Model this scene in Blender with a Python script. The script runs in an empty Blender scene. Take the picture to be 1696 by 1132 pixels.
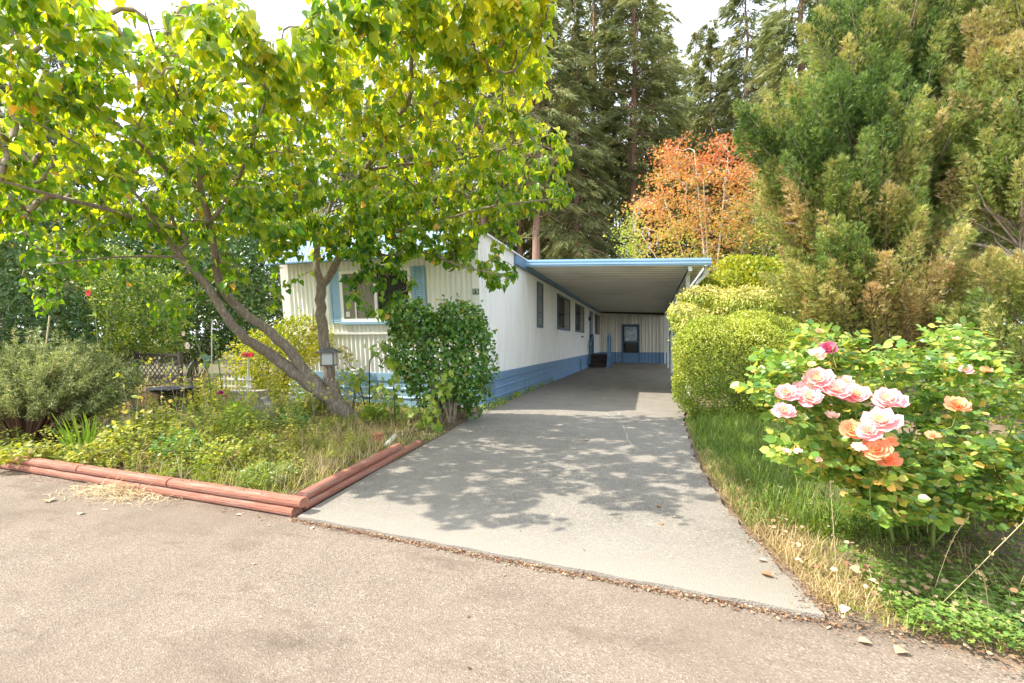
import bpy, math, random
import numpy as np
from mathutils import Vector, Matrix
random.seed(5)
rng = np.random.default_rng(11)
R = math.radians
C = bpy.context.scene.collection
scene = bpy.context.scene

# ------------------------------------------------------------------ camera, world, sun, exposure
F = 740.0                       # focal length in photo pixels (1696 wide)
YAW = math.atan(228 / F)        # the camera looks a little left of the driveway's direction (+Y)
EYE = 1.25
CA, SA = math.cos(YAW), math.sin(YAW)
cam_d = bpy.data.cameras.new('camera'); cam = bpy.data.objects.new('camera', cam_d); C.objects.link(cam)
cam_d.sensor_width = 36; cam_d.lens = F / 1696 * 36; cam_d.shift_y = 1 / 1696
cam_d.clip_start = .05; cam_d.clip_end = 900
cam.location = (0, 0, EYE); cam.rotation_euler = (R(90), 0, YAW)
scene.camera = cam

SUNV = Vector((.8, .37, -1)).normalized()
w = bpy.data.worlds.new('World'); scene.world = w; w.use_nodes = True
nt = w.node_tree; nt.nodes.clear()
out = nt.nodes.new('ShaderNodeOutputWorld'); bg = nt.nodes.new('ShaderNodeBackground')
sky = nt.nodes.new('ShaderNodeTexSky'); sky.sky_type = 'NISHITA'; sky.sun_disc = False
sky.sun_elevation = math.asin(-SUNV.z); sky.sun_rotation = math.atan2(-SUNV.x, -SUNV.y)
sky.air_density = 1.2; sky.dust_density = 2.5; sky.ozone_density = 1.0
# thin bright cloud veil over the whole sky
tc = nt.nodes.new('ShaderNodeTexCoord'); mp = nt.nodes.new('ShaderNodeMapping'); mp.inputs['Scale'].default_value = (1, 1, 2.6)
nz = nt.nodes.new('ShaderNodeTexNoise'); nz.inputs['Scale'].default_value = 2.2; nz.inputs['Detail'].default_value = 6
rp = nt.nodes.new('ShaderNodeValToRGB'); rp.color_ramp.elements[0].position = .32; rp.color_ramp.elements[0].color = (.3, .3, .3, 1)
rp.color_ramp.elements[1].position = .66; rp.color_ramp.elements[1].color = (.9, .9, .9, 1)
mx = nt.nodes.new('ShaderNodeMix'); mx.data_type = 'RGBA'; mx.inputs[7].default_value = (8.3, 9.0, 10.1, 1)
nt.links.new(tc.outputs['Generated'], mp.inputs[0]); nt.links.new(mp.outputs[0], nz.inputs['Vector']); nt.links.new(nz.outputs[0], rp.inputs[0])
nt.links.new(rp.outputs[0], mx.inputs[0]); nt.links.new(sky.outputs[0], mx.inputs[6]); nt.links.new(mx.outputs[2], bg.inputs[0])
bg.inputs[1].default_value = .15
nt.links.new(bg.outputs[0], out.inputs[0])
sd = bpy.data.lights.new('sun', 'SUN'); sd.energy = 4.1; sd.angle = R(.53); sd.color = (1, .93, .82)
so = bpy.data.objects.new('sun', sd); C.objects.link(so); so.rotation_euler = SUNV.to_track_quat('-Z', 'Y').to_euler()
scene.view_settings.view_transform = 'Standard'; scene.view_settings.look = 'None'
scene.view_settings.exposure = 1.12; scene.view_settings.gamma = 1; scene.view_settings.use_curve_mapping = False
scene.cycles.max_bounces = 10; scene.cycles.diffuse_bounces = 7; scene.cycles.transmission_bounces = 5; scene.cycles.transparent_max_bounces = 6

# ------------------------------------------------------------------ helpers
def at(u, v, z):
    """photo measurement (column, row) at a distance z metres in front of the camera -> world point"""
    X = (u - 848) / F * z
    return Vector((X * CA - z * SA, X * SA + z * CA, EYE + (567 - v) / F * z))
def gnd(u, v, h=0.0):
    z = F * (EYE - h) / (v - 567); p = at(u, v, z); p.z = h; return p
def cam_xz(p):                  # lateral, forward distances of world points (N,3)
    return p[:, 0] * CA + p[:, 1] * SA, -p[:, 0] * SA + p[:, 1] * CA

def tag(o, label=None, cat=None, group=None, kind=None):
    if label: o['label'] = label
    if cat: o['category'] = cat
    if group: o['group'] = group
    if kind: o['kind'] = kind
    return o
def link(o, parent=None):
    C.objects.link(o)
    if parent is not None:
        o.parent = parent
        m = Matrix.Identity(4); q = parent
        o.matrix_parent_inverse = WM[q.name].inverted()
    WM[o.name] = (WM[parent.name] @ o.matrix_parent_inverse @ o.matrix_basis) if parent is not None else o.matrix_basis.copy()
    return o
WM = {}
def thing(name, loc, label, cat, group=None):
    o = bpy.data.objects.new(name, None); o.location = loc; o.empty_display_size = .2
    o.matrix_basis = Matrix.Translation(loc); link(o); return tag(o, label, cat, group)
def copy_tree(o, loc, rz=0, label=None, s=1.0):
    c = o.copy(); C.objects.link(c); c.location = loc; c.rotation_euler = (0, 0, rz); c.scale = (s, s, s)
    if label: c['label'] = label
    def rec(a, b):
        for ch in a.children:
            d = ch.copy(); C.objects.link(d); d.parent = b; rec(ch, d)
    rec(o, c); return c

class MB:
    def __init__(s): s.v = []; s.f = []
    def box(s, a, b):
        (x0, y0, z0), (x1, y1, z1) = a, b; n = len(s.v)
        s.v += [(x0,y0,z0),(x1,y0,z0),(x1,y1,z0),(x0,y1,z0),(x0,y0,z1),(x1,y0,z1),(x1,y1,z1),(x0,y1,z1)]
        s.f += [tuple(n+i for i in q) for q in ((0,3,2,1),(4,5,6,7),(0,1,5,4),(1,2,6,5),(2,3,7,6),(3,0,4,7))]; return s
    def quad(s, *p):
        n = len(s.v); s.v += [tuple(q) for q in p]; s.f.append(tuple(range(n, n+len(p)))); return s
    def strip(s, A, B):
        """quads between two equally long point lists"""
        n = len(s.v); k = len(A); s.v += [tuple(p) for p in A] + [tuple(p) for p in B]
        for i in range(k-1): s.f.append((n+i, n+i+1, n+k+i+1, n+k+i))
        return s
    def tube(s, pts, rad, n=8, cap=True, wob=0):
        pts = [Vector(p) for p in pts]; base = len(s.v); up = Vector((0, 0, 1)); prev = None
        for i, p in enumerate(pts):
            d = (pts[min(i+1, len(pts)-1)] - pts[max(i-1, 0)]); d = d.normalized() if d.length > 1e-9 else up
            if prev is None: a = d.orthogonal().normalized()
            else: a = (prev - d * prev.dot(d)); a = a.normalized() if a.length > 1e-6 else d.orthogonal().normalized()
            prev = a; b = d.cross(a); r = rad[i] if hasattr(rad, '__len__') else rad
            for k in range(n):
                t = 2*math.pi*k/n; rr = r * (1 + (random.uniform(-wob, wob) if wob else 0))
                s.v.append(tuple(p + (a*math.cos(t) + b*math.sin(t)) * rr))
        for i in range(len(pts)-1):
            for k in range(n):
                q = base+i*n; s.f.append((q+k, q+(k+1) % n, q+n+(k+1) % n, q+n+k))
        if cap:
            s.f.append(tuple(base+k for k in range(n))[::-1]); q = base+(len(pts)-1)*n; s.f.append(tuple(q+k for k in range(n)))
        return s
    def lathe(s, c, prof, n=20):
        base = len(s.v); c = Vector(c)
        for r, h in prof:
            for k in range(n):
                t = 2*math.pi*k/n; s.v.append((c.x+r*math.cos(t), c.y+r*math.sin(t), c.z+h))
        for i in range(len(prof)-1):
            for k in range(n):
                q = base+i*n; s.f.append((q+k, q+(k+1) % n, q+n+(k+1) % n, q+n+k))
        s.f.append(tuple(base+k for k in range(n))[::-1]); q = base+(len(prof)-1)*n; s.f.append(tuple(q+k for k in range(n)))
        return s
    def prism(s, outline, d):
        """closed outline of 3D points, thickness vector d"""
        n = len(outline); b = len(s.v); d = Vector(d)
        s.v += [tuple(p) for p in outline] + [tuple(Vector(p)+d) for p in outline]
        s.f.append(tuple(range(b, b+n))[::-1]); s.f.append(tuple(range(b+n, b+2*n)))
        for i in range(n): j = (i+1) % n; s.f.append((b+i, b+j, b+n+j, b+n+i))
        return s
    def mesh(s, name, mat, smooth=False):
        me = bpy.data.meshes.new(name); me.from_pydata(s.v, [], s.f)
        if mat: me.materials.append(mat)
        if smooth: me.polygons.foreach_set('use_smooth', [True]*len(me.polygons))
        me.update(); return me
    def build(s, name, mat, parent=None, smooth=False, bevel=0, label=None, kind=None):
        o = bpy.data.objects.new(name, s.mesh(name, mat, smooth)); link(o, parent)
        if bevel:
            m = o.modifiers.new('bevel', 'BEVEL'); m.width = bevel; m.segments = 2; m.limit_method = 'ANGLE'
        return tag(o, label, kind=kind)

def np_mesh(name, V, faces, N, mat, tint=None, smooth=False):
    """V (N,k,3) instanced vertices, faces = template faces"""
    k = V.shape[1]; me = bpy.data.meshes.new(name)
    fl = np.array([len(f) for f in faces]); idx = np.concatenate([np.array(f) for f in faces])
    me.vertices.add(N*k); me.vertices.foreach_set('co', V.reshape(-1).astype(np.float32))
    L = len(idx); me.loops.add(N*L)
    me.loops.foreach_set('vertex_index', (idx[None, :] + (np.arange(N)*k)[:, None]).reshape(-1).astype(np.int32))
    st = np.concatenate([[0], np.cumsum(fl)[:-1]]); me.polygons.add(N*len(faces))
    me.polygons.foreach_set('loop_start', (st[None, :] + (np.arange(N)*L)[:, None]).reshape(-1).astype(np.int32))
    me.polygons.foreach_set('loop_total', np.tile(fl, N).astype(np.int32))
    if smooth: me.polygons.foreach_set('use_smooth', np.ones(N*len(faces), dtype=bool))
    me.update(calc_edges=True)
    if tint is not None:
        a = me.attributes.new('tint', 'FLOAT', 'POINT'); a.data.foreach_set('value', np.repeat(np.clip(tint, 0, 1), k).astype(np.float32))
    me.materials.append(mat); return me
def unit(a): return a / np.maximum(np.linalg.norm(a, axis=-1, keepdims=True), 1e-9)
def frames(tip, nrm):
    y = unit(tip); z = unit(nrm - y * np.sum(nrm*y, -1, keepdims=True)); x = np.cross(y, z); return x, y, z
def cloud(name, tm, pos, tip, nrm, size, mat, parent=None, tint=None, width=None, smooth=False, label=None, kind=None):
    tv, tf = tm; tv = np.array(tv, float); N = len(pos)
    if N == 0: return None
    size = np.broadcast_to(size, (N,)); width = size if width is None else np.broadcast_to(width, (N,))
    x, y, z = frames(tip, nrm)
    V = (pos[:, None, :] + x[:, None, :]*(tv[None, :, 0:1]*width[:, None, None]) + y[:, None, :]*(tv[None, :, 1:2]*size[:, None, None])
         + z[:, None, :]*(tv[None, :, 2:3]*size[:, None, None]))
    if tint is None: tint = rng.random(N)
    me = np_mesh(name, V, tf, N, mat, tint, smooth)
    o = bpy.data.objects.new(name, me); link(o, parent); return tag(o, label, kind=kind)
def rdir(N): return unit(rng.normal(size=(N, 3)))
def noise3(p, s, seed=0):
    """cheap smooth pseudo noise, about -1..1"""
    q = p * s + seed*7.3
    return (np.sin(q[:, 0]*1.7+1.3*np.sin(q[:, 1]*1.1)+seed) + np.sin(q[:, 1]*1.9+1.7*np.sin(q[:, 2]*1.3)) + np.sin(q[:, 2]*2.1+1.1*np.sin(q[:, 0]*1.5+2))) / 3

# leaf templates: (across, along, normal)
HEART = ([(0,0,0),(-.24,-.13,.03),(-.48,.06,.14),(-.5,.36,.17),(-.27,.7,.03),(0,1,-.2),(.27,.7,.03),(.5,.36,.17),(.48,.06,.14),(.24,-.13,.03),(0,.45,-.03)],
         [(10,0,1),(10,1,2),(10,2,3),(10,3,4),(10,4,5),(10,5,6),(10,6,7),(10,7,8),(10,8,9),(10,9,0)])
OVAL = ([(0,0,0),(-.3,.35,.06),(-.24,.72,.04),(0,1,-.08),(.24,.72,.04),(.3,.35,.06),(0,.5,-.02)], [(6,0,1),(6,1,2),(6,2,3),(6,3,4),(6,4,5),(6,5,0)])
ROUND = ([(0,0,0),(-.36,.25,.07),(-.38,.65,.07),(0,1,-.04),(.38,.65,.07),(.36,.25,.07),(0,.5,-.02)], [(6,0,1),(6,1,2),(6,2,3),(6,3,4),(6,4,5),(6,5,0)])
DIAM = ([(0,0,0),(-.3,.45,.06),(0,1,-.03),(.3,.45,.06)], [(0,1,2),(0,2,3)])
TUFT = ([(-.09,0,0),(.09,0,0),(0,1,-.12),(-.05,.15,0),(.02,.1,.03),(-.42,.75,-.02),(-.02,.1,-.02),(.05,.15,0),(.4,.72,.05)], [(0,1,2),(3,4,5),(6,7,8)])
SPRAY = ([(-.11,0,0),(.11,0,0),(0,1,.03),(-.06,.15,0),(.05,.3,.02),(-.36,.72,.08),(-.05,.3,.02),(.06,.15,0),(.34,.68,-.06)], [(0,1,2),(3,4,5),(6,7,8)])
BLADE = ([(-.5,0,0),(.5,0,0),(-.42,.4,.03),(.42,.4,.03),(-.26,.75,-.05),(.26,.75,-.05),(0,1,-.22)], [(0,1,3,2),(2,3,5,4),(4,5,6)])
MAPLE = ([(0,0,0),(-.3,.1,.02),(-.22,.3,.03),(-.55,.5,.05),(-.22,.6,0),(0,1,-.05),(.22,.6,0),(.55,.5,.05),(.22,.3,.03),(.3,.1,.02)], [(0,1,2),(0,2,3,4),(0,4,5,6),(0,6,7,8),(0,8,9)])
TREF = ([(0,0,0),(-.5,-.1,.05),(-.55,.4,.05),(-.15,.35,0),(-.35,.95,.05),(.35,.95,.05),(.15,.35,0),(.55,.4,.05),(.5,-.1,.05)], [(0,1,2,3),(0,3,4,5,6),(0,6,7,8)])

# ------------------------------------------------------------------ materials
def nodes(name):
    m = bpy.data.materials.new(name); m.use_nodes = True; t = m.node_tree; t.nodes.clear()
    o = t.nodes.new('ShaderNodeOutputMaterial'); return m, t, o
def ramp(t, src, stops):
    r = t.nodes.new('ShaderNodeValToRGB'); e = r.color_ramp.elements
    while len(e) < len(stops): e.new(.5)
    for el, (p, c) in zip(e, stops): el.position = p; el.color = (*c, 1)
    t.links.new(src, r.inputs[0]); return r.outputs[0]
def noise(t, scale, detail=4, vec=None, rough=.55):
    n = t.nodes.new('ShaderNodeTexNoise'); n.inputs['Scale'].default_value = scale; n.inputs['Detail'].default_value = detail; n.inputs['Roughness'].default_value = rough
    if vec is not None: t.links.new(vec, n.inputs['Vector'])
    return n.outputs[0]
def pos_of(t, scale=None):
    g = t.nodes.new('ShaderNodeNewGeometry').outputs['Position']
    if scale:
        m = t.nodes.new('ShaderNodeMapping'); m.inputs['Scale'].default_value = scale; t.links.new(g, m.inputs[0]); return m.outputs[0]
    return g
def mixc(t, fac, a, b, mode='MIX'):
    m = t.nodes.new('ShaderNodeMix'); m.data_type = 'RGBA'; m.blend_type = mode
    for s, i in ((fac, 0), (a, 6), (b, 7)):
        if hasattr(s, 'links') or hasattr(s, 'is_output'): t.links.new(s, m.inputs[i])
        elif i == 0: m.inputs[0].default_value = s
        else: m.inputs[i].default_value = (*s, 1)
    return m.outputs[2]
def leafmat(name, cols, trans=.35, tcol=None, rough=.42, spec=.5, nscale=3.0, gain=1.0):
    m, t, o = nodes(name)
    a = t.nodes.new('ShaderNodeAttribute'); a.attribute_name = 'tint'
    c = ramp(t, a.outputs['Fac'], cols)
    n = noise(t, nscale, 3, pos_of(t))
    v = ramp(t, n, [(.3, (.95, .95, .95)), (.7, (1.4, 1.4, 1.4))])
    c = mixc(t, 1.0, c, v, 'MULTIPLY')
    p = t.nodes.new('ShaderNodeBsdfPrincipled'); p.inputs['Roughness'].default_value = rough; p.inputs['Specular IOR Level'].default_value = spec
    t.links.new(c, p.inputs['Base Color'])
    tr = t.nodes.new('ShaderNodeBsdfTranslucent'); tc_ = mixc(t, 1.0, c, tcol or (1.6, 1.5, .7), 'MULTIPLY'); t.links.new(tc_, tr.inputs[0])
    ms = t.nodes.new('ShaderNodeMixShader'); ms.inputs[0].default_value = trans
    t.links.new(p.outputs[0], ms.inputs[1]); t.links.new(tr.outputs[0], ms.inputs[2]); t.links.new(ms.outputs[0], o.inputs[0]); return m
def surf(name, col, rough=.6, var=.12, nscale=4, bump=0, bscale=60, metal=0, spec=.5, vec=None, dirt=None, dscale=1.5, damt=.5):
    m, t, o = nodes(name); p = t.nodes.new('ShaderNodeBsdfPrincipled'); g = pos_of(t, vec)
    n = noise(t, nscale, 5, g)
    c = ramp(t, n, [(.25, tuple(x*(1-var) for x in col)), (.75, tuple(min(1, x*(1+var)) for x in col))])
    if dirt:
        f = ramp(t, noise(t, dscale, 6, g, .65), [(.5, (0, 0, 0)), (.72, (damt,)*3)])
        c = mixc(t, f, c, dirt)
    t.links.new(c, p.inputs['Base Color']); p.inputs['Roughness'].default_value = rough; p.inputs['Metallic'].default_value = metal; p.inputs['Specular IOR Level'].default_value = spec
    if bump:
        b = t.nodes.new('ShaderNodeBump'); b.inputs['Strength'].default_value = bump; b.inputs['Distance'].default_value = .01
        t.links.new(noise(t, bscale, 4, g), b.inputs['Height']); t.links.new(b.outputs[0], p.inputs['Normal'])
    t.links.new(p.outputs[0], o.inputs[0]); return m

def stone_mat(name, base, dark, light, scale, bump, big, bigcol, extra=None):
    m, t, o = nodes(name); p = t.nodes.new('ShaderNodeBsdfPrincipled'); g = pos_of(t)
    vo = t.nodes.new('ShaderNodeTexVoronoi'); vo.inputs['Scale'].default_value = scale; t.links.new(g, vo.inputs['Vector'])
    sep = t.nodes.new('ShaderNodeSeparateColor'); t.links.new(vo.outputs['Color'], sep.inputs[0])
    c = ramp(t, sep.outputs[0], [(0, dark), (.3, base), (.8, base), (.93, light), (1, light)])
    fine = ramp(t, noise(t, scale*2.2, 3, g), [(.35, (.8, .8, .8)), (.65, (1.2, 1.2, 1.2))]); c = mixc(t, 1, c, fine, 'MULTIPLY')
    bigf = ramp(t, noise(t, big, 5, g, .6), [(.42, (0, 0, 0)), (.68, (.75, .75, .75))]); c = mixc(t, bigf, c, bigcol)
    st = ramp(t, noise(t, big*3.1, 7, g, .7), [(.3, (.86, .86, .86)), (.6, (1.06, 1.06, 1.06))]); c = mixc(t, 1, c, st, 'MULTIPLY')
    if extra: c = extra(t, g, c)
    t.links.new(c, p.inputs['Base Color']); p.inputs['Roughness'].default_value = .92; p.inputs['Specular IOR Level'].default_value = .25
    b = t.nodes.new('ShaderNodeBump'); b.inputs['Strength'].default_value = bump; b.inputs['Distance'].default_value = .006
    t.links.new(vo.outputs['Distance'], b.inputs['Height']); t.links.new(b.outputs[0], p.inputs['Normal']); t.links.new(p.outputs[0], o.inputs[0]); return m

M = {}
def road_extra(t, g, c):
    f = ramp(t, noise(t, 1.1, 6, pos_of(t, (1, 2.2, 1)), .7), [(.52, (0, 0, 0)), (.7, (.7, .7, .7))])
    return mixc(t, f, c, (.1, .072, .052))
M['asphalt'] = stone_mat('asphalt', (.235, .188, .146), (.15, .12, .094), (.34, .28, .225), 135, .6, .7, (.205, .16, .122), road_extra)
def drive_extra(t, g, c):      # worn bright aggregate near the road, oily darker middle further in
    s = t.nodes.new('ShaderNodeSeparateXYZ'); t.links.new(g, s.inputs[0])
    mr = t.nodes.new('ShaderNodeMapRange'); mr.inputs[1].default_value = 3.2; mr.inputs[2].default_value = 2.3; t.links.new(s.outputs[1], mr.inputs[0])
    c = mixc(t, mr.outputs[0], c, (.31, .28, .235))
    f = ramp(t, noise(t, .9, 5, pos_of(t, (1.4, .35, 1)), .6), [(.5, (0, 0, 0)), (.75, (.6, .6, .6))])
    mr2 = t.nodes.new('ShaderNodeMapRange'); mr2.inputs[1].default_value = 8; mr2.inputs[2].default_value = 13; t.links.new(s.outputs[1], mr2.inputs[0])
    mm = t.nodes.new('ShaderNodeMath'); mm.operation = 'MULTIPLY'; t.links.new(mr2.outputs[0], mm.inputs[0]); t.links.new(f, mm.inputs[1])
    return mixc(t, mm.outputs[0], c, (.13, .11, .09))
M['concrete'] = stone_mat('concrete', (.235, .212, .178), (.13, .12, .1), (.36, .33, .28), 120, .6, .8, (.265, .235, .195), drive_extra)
M['soil'] = surf('soil', (.1, .07, .045), .95, .4, 9, .8, 40, dirt=(.2, .15, .08), dscale=3)
M['dirt'] = surf('dry_dirt', (.19, .135, .09), .95, .35, 9, .8, 40, dirt=(.3, .2, .12), dscale=5)
M['ground'] = surf('ground_earth', (.12, .105, .05), .95, .35, 2, .6, 30, dirt=(.09, .12, .035), dscale=1)
M['white'] = surf('siding_white', (.88, .875, .85), .42, .03, 1.2, 0, dirt=(.6, .57, .48), dscale=1.6, damt=.5, vec=(3, 3, .6))
M['cream'] = surf('siding_cream', (.87, .85, .81), .45, .05, 1.2, dirt=(.68, .63, .52), dscale=1.6, damt=.3, vec=(3, 3, .5))
M['shed_wall'] = surf('siding_beige', (.74, .7, .6), .6, .3, 3.5, dirt=(.3, .27, .2), dscale=4, damt=.6, vec=(4, 4, .12))
M['blue'] = surf('paint_blue', (.135, .25, .41), .5, .1, 3, .15, 30, dirt=(.25, .3, .33), dscale=3, damt=.3)
M['blue_light'] = surf('paint_light_blue', (.27, .44, .6), .4, .06, 3)
M['blue_dark'] = surf('paint_slate_blue', (.09, .15, .22), .5, .12, 3)
M['ceiling'] = surf('carport_ceiling', (.84, .82, .77), .5, .06, 1, dirt=(.42, .37, .28), dscale=.7, damt=.4)
M['seam'] = surf('pan_seam', (.33, .31, .26), .7, .1, 4)
M['postwhite'] = surf('post_paint', (.68, .72, .68), .45, .05, 3)
M['roofw'] = surf('roof_coating', (.7, .69, .65), .7, .08, 2)
M['dark'] = surf('dark_interior', (.02, .018, .015), .6, .2, 3)
M['curtain'] = surf('curtain_cloth', (.58, .52, .42), .9, .12, 2, vec=(8, 8, .5))
M['iron'] = surf('black_iron', (.02, .02, .022), .45, .2, 12)
M['pewter'] = surf('lantern_metal', (.1, .1, .09), .45, .2, 20, metal=.5)
M['greenmetal'] = surf('green_patina', (.07, .16, .12), .55, .2, 15)
M['wood'] = surf('weathered_wood', (.16, .085, .05), .85, .3, 14, .5, 50, vec=(1, 1, 6))
M['steps'] = surf('step_boards', (.06, .045, .035), .8, .3, 10, .3)
M['timber'] = surf('redwood_stain', (.38, .155, .1), .8, .28, 9, 1.0, 30, vec=(.5, 6, 6), dirt=(.4, .3, .24), dscale=3.6, damt=.8)
M['timber2'] = surf('redwood_stain_side', (.35, .14, .092), .8, .28, 9, 1.0, 30, vec=(6, .5, 6), dirt=(.38, .28, .22), dscale=3.6, damt=.8)
M['terra'] = surf('terracotta', (.45, .15, .08), .8, .15, 20, dirt=(.5, .4, .32), dscale=14, damt=.5)
M['stone'] = surf('grey_stone', (.3, .27, .23), .9, .3, 18, .8, 60, dirt=(.12, .11, .08), dscale=9)
M['slab'] = surf('paving_stone', (.38, .35, .31), .9, .15, 5, .4, 40)
M['potwhite'] = surf('glazed_white', (.66, .66, .56), .4, .08, 9)
M['red'] = surf('red_enamel', (.55, .012, .02), .4, .15, 20)
M['whitepaint'] = surf('white_paint', (.78, .76, .7), .5, .05, 8)
M['number'] = surf('number_plate_green', (.005, .11, .075), .4, .05, 8)
M['straw'] = leafmat('dry_straw', [(0, (.42, .31, .17)), (1, (.66, .54, .34))], .2, (1.1, 1, .8), .8, .2)
M['litter'] = leafmat('dry_leaves', [(0, (.1, .05, .03)), (.35, (.25, .13, .07)), (.7, (.4, .28, .17)), (1, (.62, .52, .38))], .15, (1.1, .9, .6), .8, .2, 20)
M['bark'] = surf('bark_lichen', (.24, .185, .14), .95, .35, 30, 1.0, 45, vec=(3, 3, .8), dirt=(.46, .45, .36), dscale=11, damt=.9)
M['bark_red'] = surf('bark_fir', (.27, .17, .125), .95, .35, 7, 1, 14, vec=(3, 3, .5))
M['twig'] = surf('twig_bark', (.3, .24, .17), .9, .3, 20)
M['palebark'] = surf('pale_bark', (.5, .43, .33), .9, .2, 8)
M['green_stem'] = surf('green_stem', (.2, .25, .06), .6, .25, 15)
def glassmat():
    m, t, o = nodes('window_glass'); p = t.nodes.new('ShaderNodeBsdfPrincipled')
    p.inputs['Base Color'].default_value = (.03, .032, .03, 1); p.inputs['Roughness'].default_value = .04; p.inputs['Alpha'].default_value = .22
    t.links.new(p.outputs[0], o.inputs[0]); return m
M['glass'] = glassmat()
def milkmat():
    m, t, o = nodes('lantern_glass'); p = t.nodes.new('ShaderNodeBsdfPrincipled')
    p.inputs['Base Color'].default_value = (.6, .63, .6, 1); p.inputs['Roughness'].default_value = .25; p.inputs['Transmission Weight'].default_value = .25
    t.links.new(p.outputs[0], o.inputs[0]); return m
M['milk'] = milkmat()
L = {}
L['redbud'] = leafmat('heart_leaf', [(0, (.03, .1, .015)), (.35, (.105, .225, .02)), (.62, (.27, .36, .025)), (.96, (.47, .46, .035)), (1, (.5, .3, .08))], .5, (2.3, 1.9, .48), .36)  # darkest stops imitate shaded leaves, yellow stops sunlit ones
L['fir'] = leafmat('fir_needles', [(0, (.07, .1, .04)), (.5, (.18, .21, .085)), (1, (.38, .36, .17))], .35, (1.4, 1.3, .7), .6, .3, .35)
L['firlight'] = leafmat('cedar_foliage_pale', [(0, (.12, .15, .055)), (.5, (.24, .25, .1)), (1, (.38, .34, .17))], .3, (1.4, 1.3, .7), .6, .3, .35)
L['cypress'] = leafmat('cypress_scale', [(0, (.05, .1, .025)), (.35, (.16, .25, .065)), (.55, (.34, .37, .11)), (.78, (.46, .38, .18)), (1, (.52, .38, .21))], .35, (1.3, 1.2, .7), .6, .3, 1.2)
L['box'] = leafmat('boxwood_leaf', [(0, (.11, .19, .025)), (.5, (.3, .36, .045)), (1, (.56, .56, .13))], .3, (1.5, 1.35, .6), .4, .5, 2.5)
L['pieris'] = leafmat('variegated_leaf', [(0, (.15, .24, .03)), (.5, (.38, .42, .08)), (.85, (.6, .57, .22)), (1, (.5, .2, .1))], .3, (1.4, 1.25, .7), .4)
L['yellow'] = leafmat('golden_leaf', [(0, (.14, .22, .02)), (.5, (.36, .38, .03)), (1, (.55, .47, .05))], .4, (1.5, 1.35, .5), .45)
L['maple'] = leafmat('maple_leaf', [(0, (.2, .28, .04)), (.3, (.34, .36, .06)), (.6, (.46, .27, .09)), (1, (.42, .13, .06))], .4, (1.5, 1.2, .6), .5, .4, 1)
L['camellia'] = leafmat('camellia_leaf', [(0, (.04, .11, .025)), (.5, (.1, .22, .035)), (.85, (.24, .36, .07)), (1, (.4, .3, .08))], .28, (1.5, 1.4, .6), .28, .6)
L['rhodo'] = leafmat('rhododendron_leaf', [(0, (.03, .08, .02)), (.6, (.1, .17, .035)), (.9, (.22, .24, .06)), (1, (.3, .2, .06))], .15, (1.4, 1.3, .6), .35)
L['hedge'] = leafmat('hedge_leaf', [(0, (.06, .13, .025)), (.5, (.15, .24, .04)), (1, (.4, .42, .08))], .35, (1.5, 1.4, .6), .4)
L['rosemary'] = leafmat('rosemary_needle', [(0, (.1, .15, .04)), (.5, (.26, .31, .11)), (1, (.5, .5, .22))], .2, (1.3, 1.25, .8), .6)
L['weed'] = leafmat('weed_leaf', [(0, (.09, .17, .02)), (.35, (.24, .31, .035)), (.8, (.5, .48, .1)), (1, (.6, .42, .2))], .4, (1.5, 1.35, .55), .5)
L['grass'] = leafmat('grass_blade', [(0, (.07, .14, .015)), (.5, (.2, .27, .03)), (.8, (.4, .4, .09)), (1, (.58, .47, .24))], .35, (1.4, 1.35, .6), .5)
L['drygrass'] = leafmat('dry_grass', [(0, (.25, .2, .07)), (.5, (.42, .32, .16)), (1, (.58, .46, .27))], .3, (1.2, 1.1, .8), .7, .2)
L['iris'] = leafmat('iris_blade', [(0, (.1, .22, .015)), (1, (.3, .43, .03))], .4, (1.5, 1.4, .5), .4)
L['clover'] = leafmat('clover_leaf', [(0, (.08, .17, .03)), (.6, (.19, .3, .06)), (1, (.4, .44, .12))], .35, (1.5, 1.4, .6), .5)
L['rose'] = leafmat('rose_leaf', [(0, (.07, .17, .035)), (.5, (.18, .3, .05)), (.85, (.4, .44, .08)), (1, (.62, .4, .13))], .32, (1.6, 1.4, .55), .33)
L['vine'] = leafmat('vine_leaf', [(0, (.12, .24, .03)), (1, (.36, .42, .06))], .45, (1.5, 1.4, .5), .45)
L['pink'] = leafmat('pink_petal', [(0, (.82, .38, .42)), (.45, (.87, .54, .52)), (.8, (.88, .64, .56)), (1, (.88, .62, .32))], .3, (1.1, .95, .85), .6, .3, 30)
L['mauve'] = leafmat('mauve_petal', [(0, (.5, .08, .18)), (1, (.68, .2, .3))], .3, (1.1, .9, .9), .6, .3, 30)
L['orange'] = leafmat('orange_petal', [(0, (.8, .33, .18)), (.6, (.85, .45, .25)), (1, (.88, .58, .34))], .3, (1.1, .9, .7), .6, .3, 30)
L['faded'] = leafmat('faded_petal', [(0, (.7, .5, .4)), (1, (.85, .74, .66))], .3, (1.05, .95, .85), .7, .3, 30)
L['redflower'] = leafmat('red_petal', [(0, (.5, .01, .03)), (1, (.65, .03, .06))], .3, (1.2, .8, .8), .6, .3, 30)
L['purple'] = leafmat('purple_petal', [(0, (.3, .04, .28)), (1, (.42, .02, .12))], .3, (1.2, .8, .8), .6, .3, 30)

# ------------------------------------------------------------------ the setting
def sheet(name, pts, h, mat, cuts=0):
    b = MB(); b.quad(*[(x, y, h) for x, y in pts]); o = b.build(name, mat); return tag(o, kind='structure')
sheet('ground', [(-300, -300), (300, -300), (300, 300), (-300, 300)], -.05, M['ground'])
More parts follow.
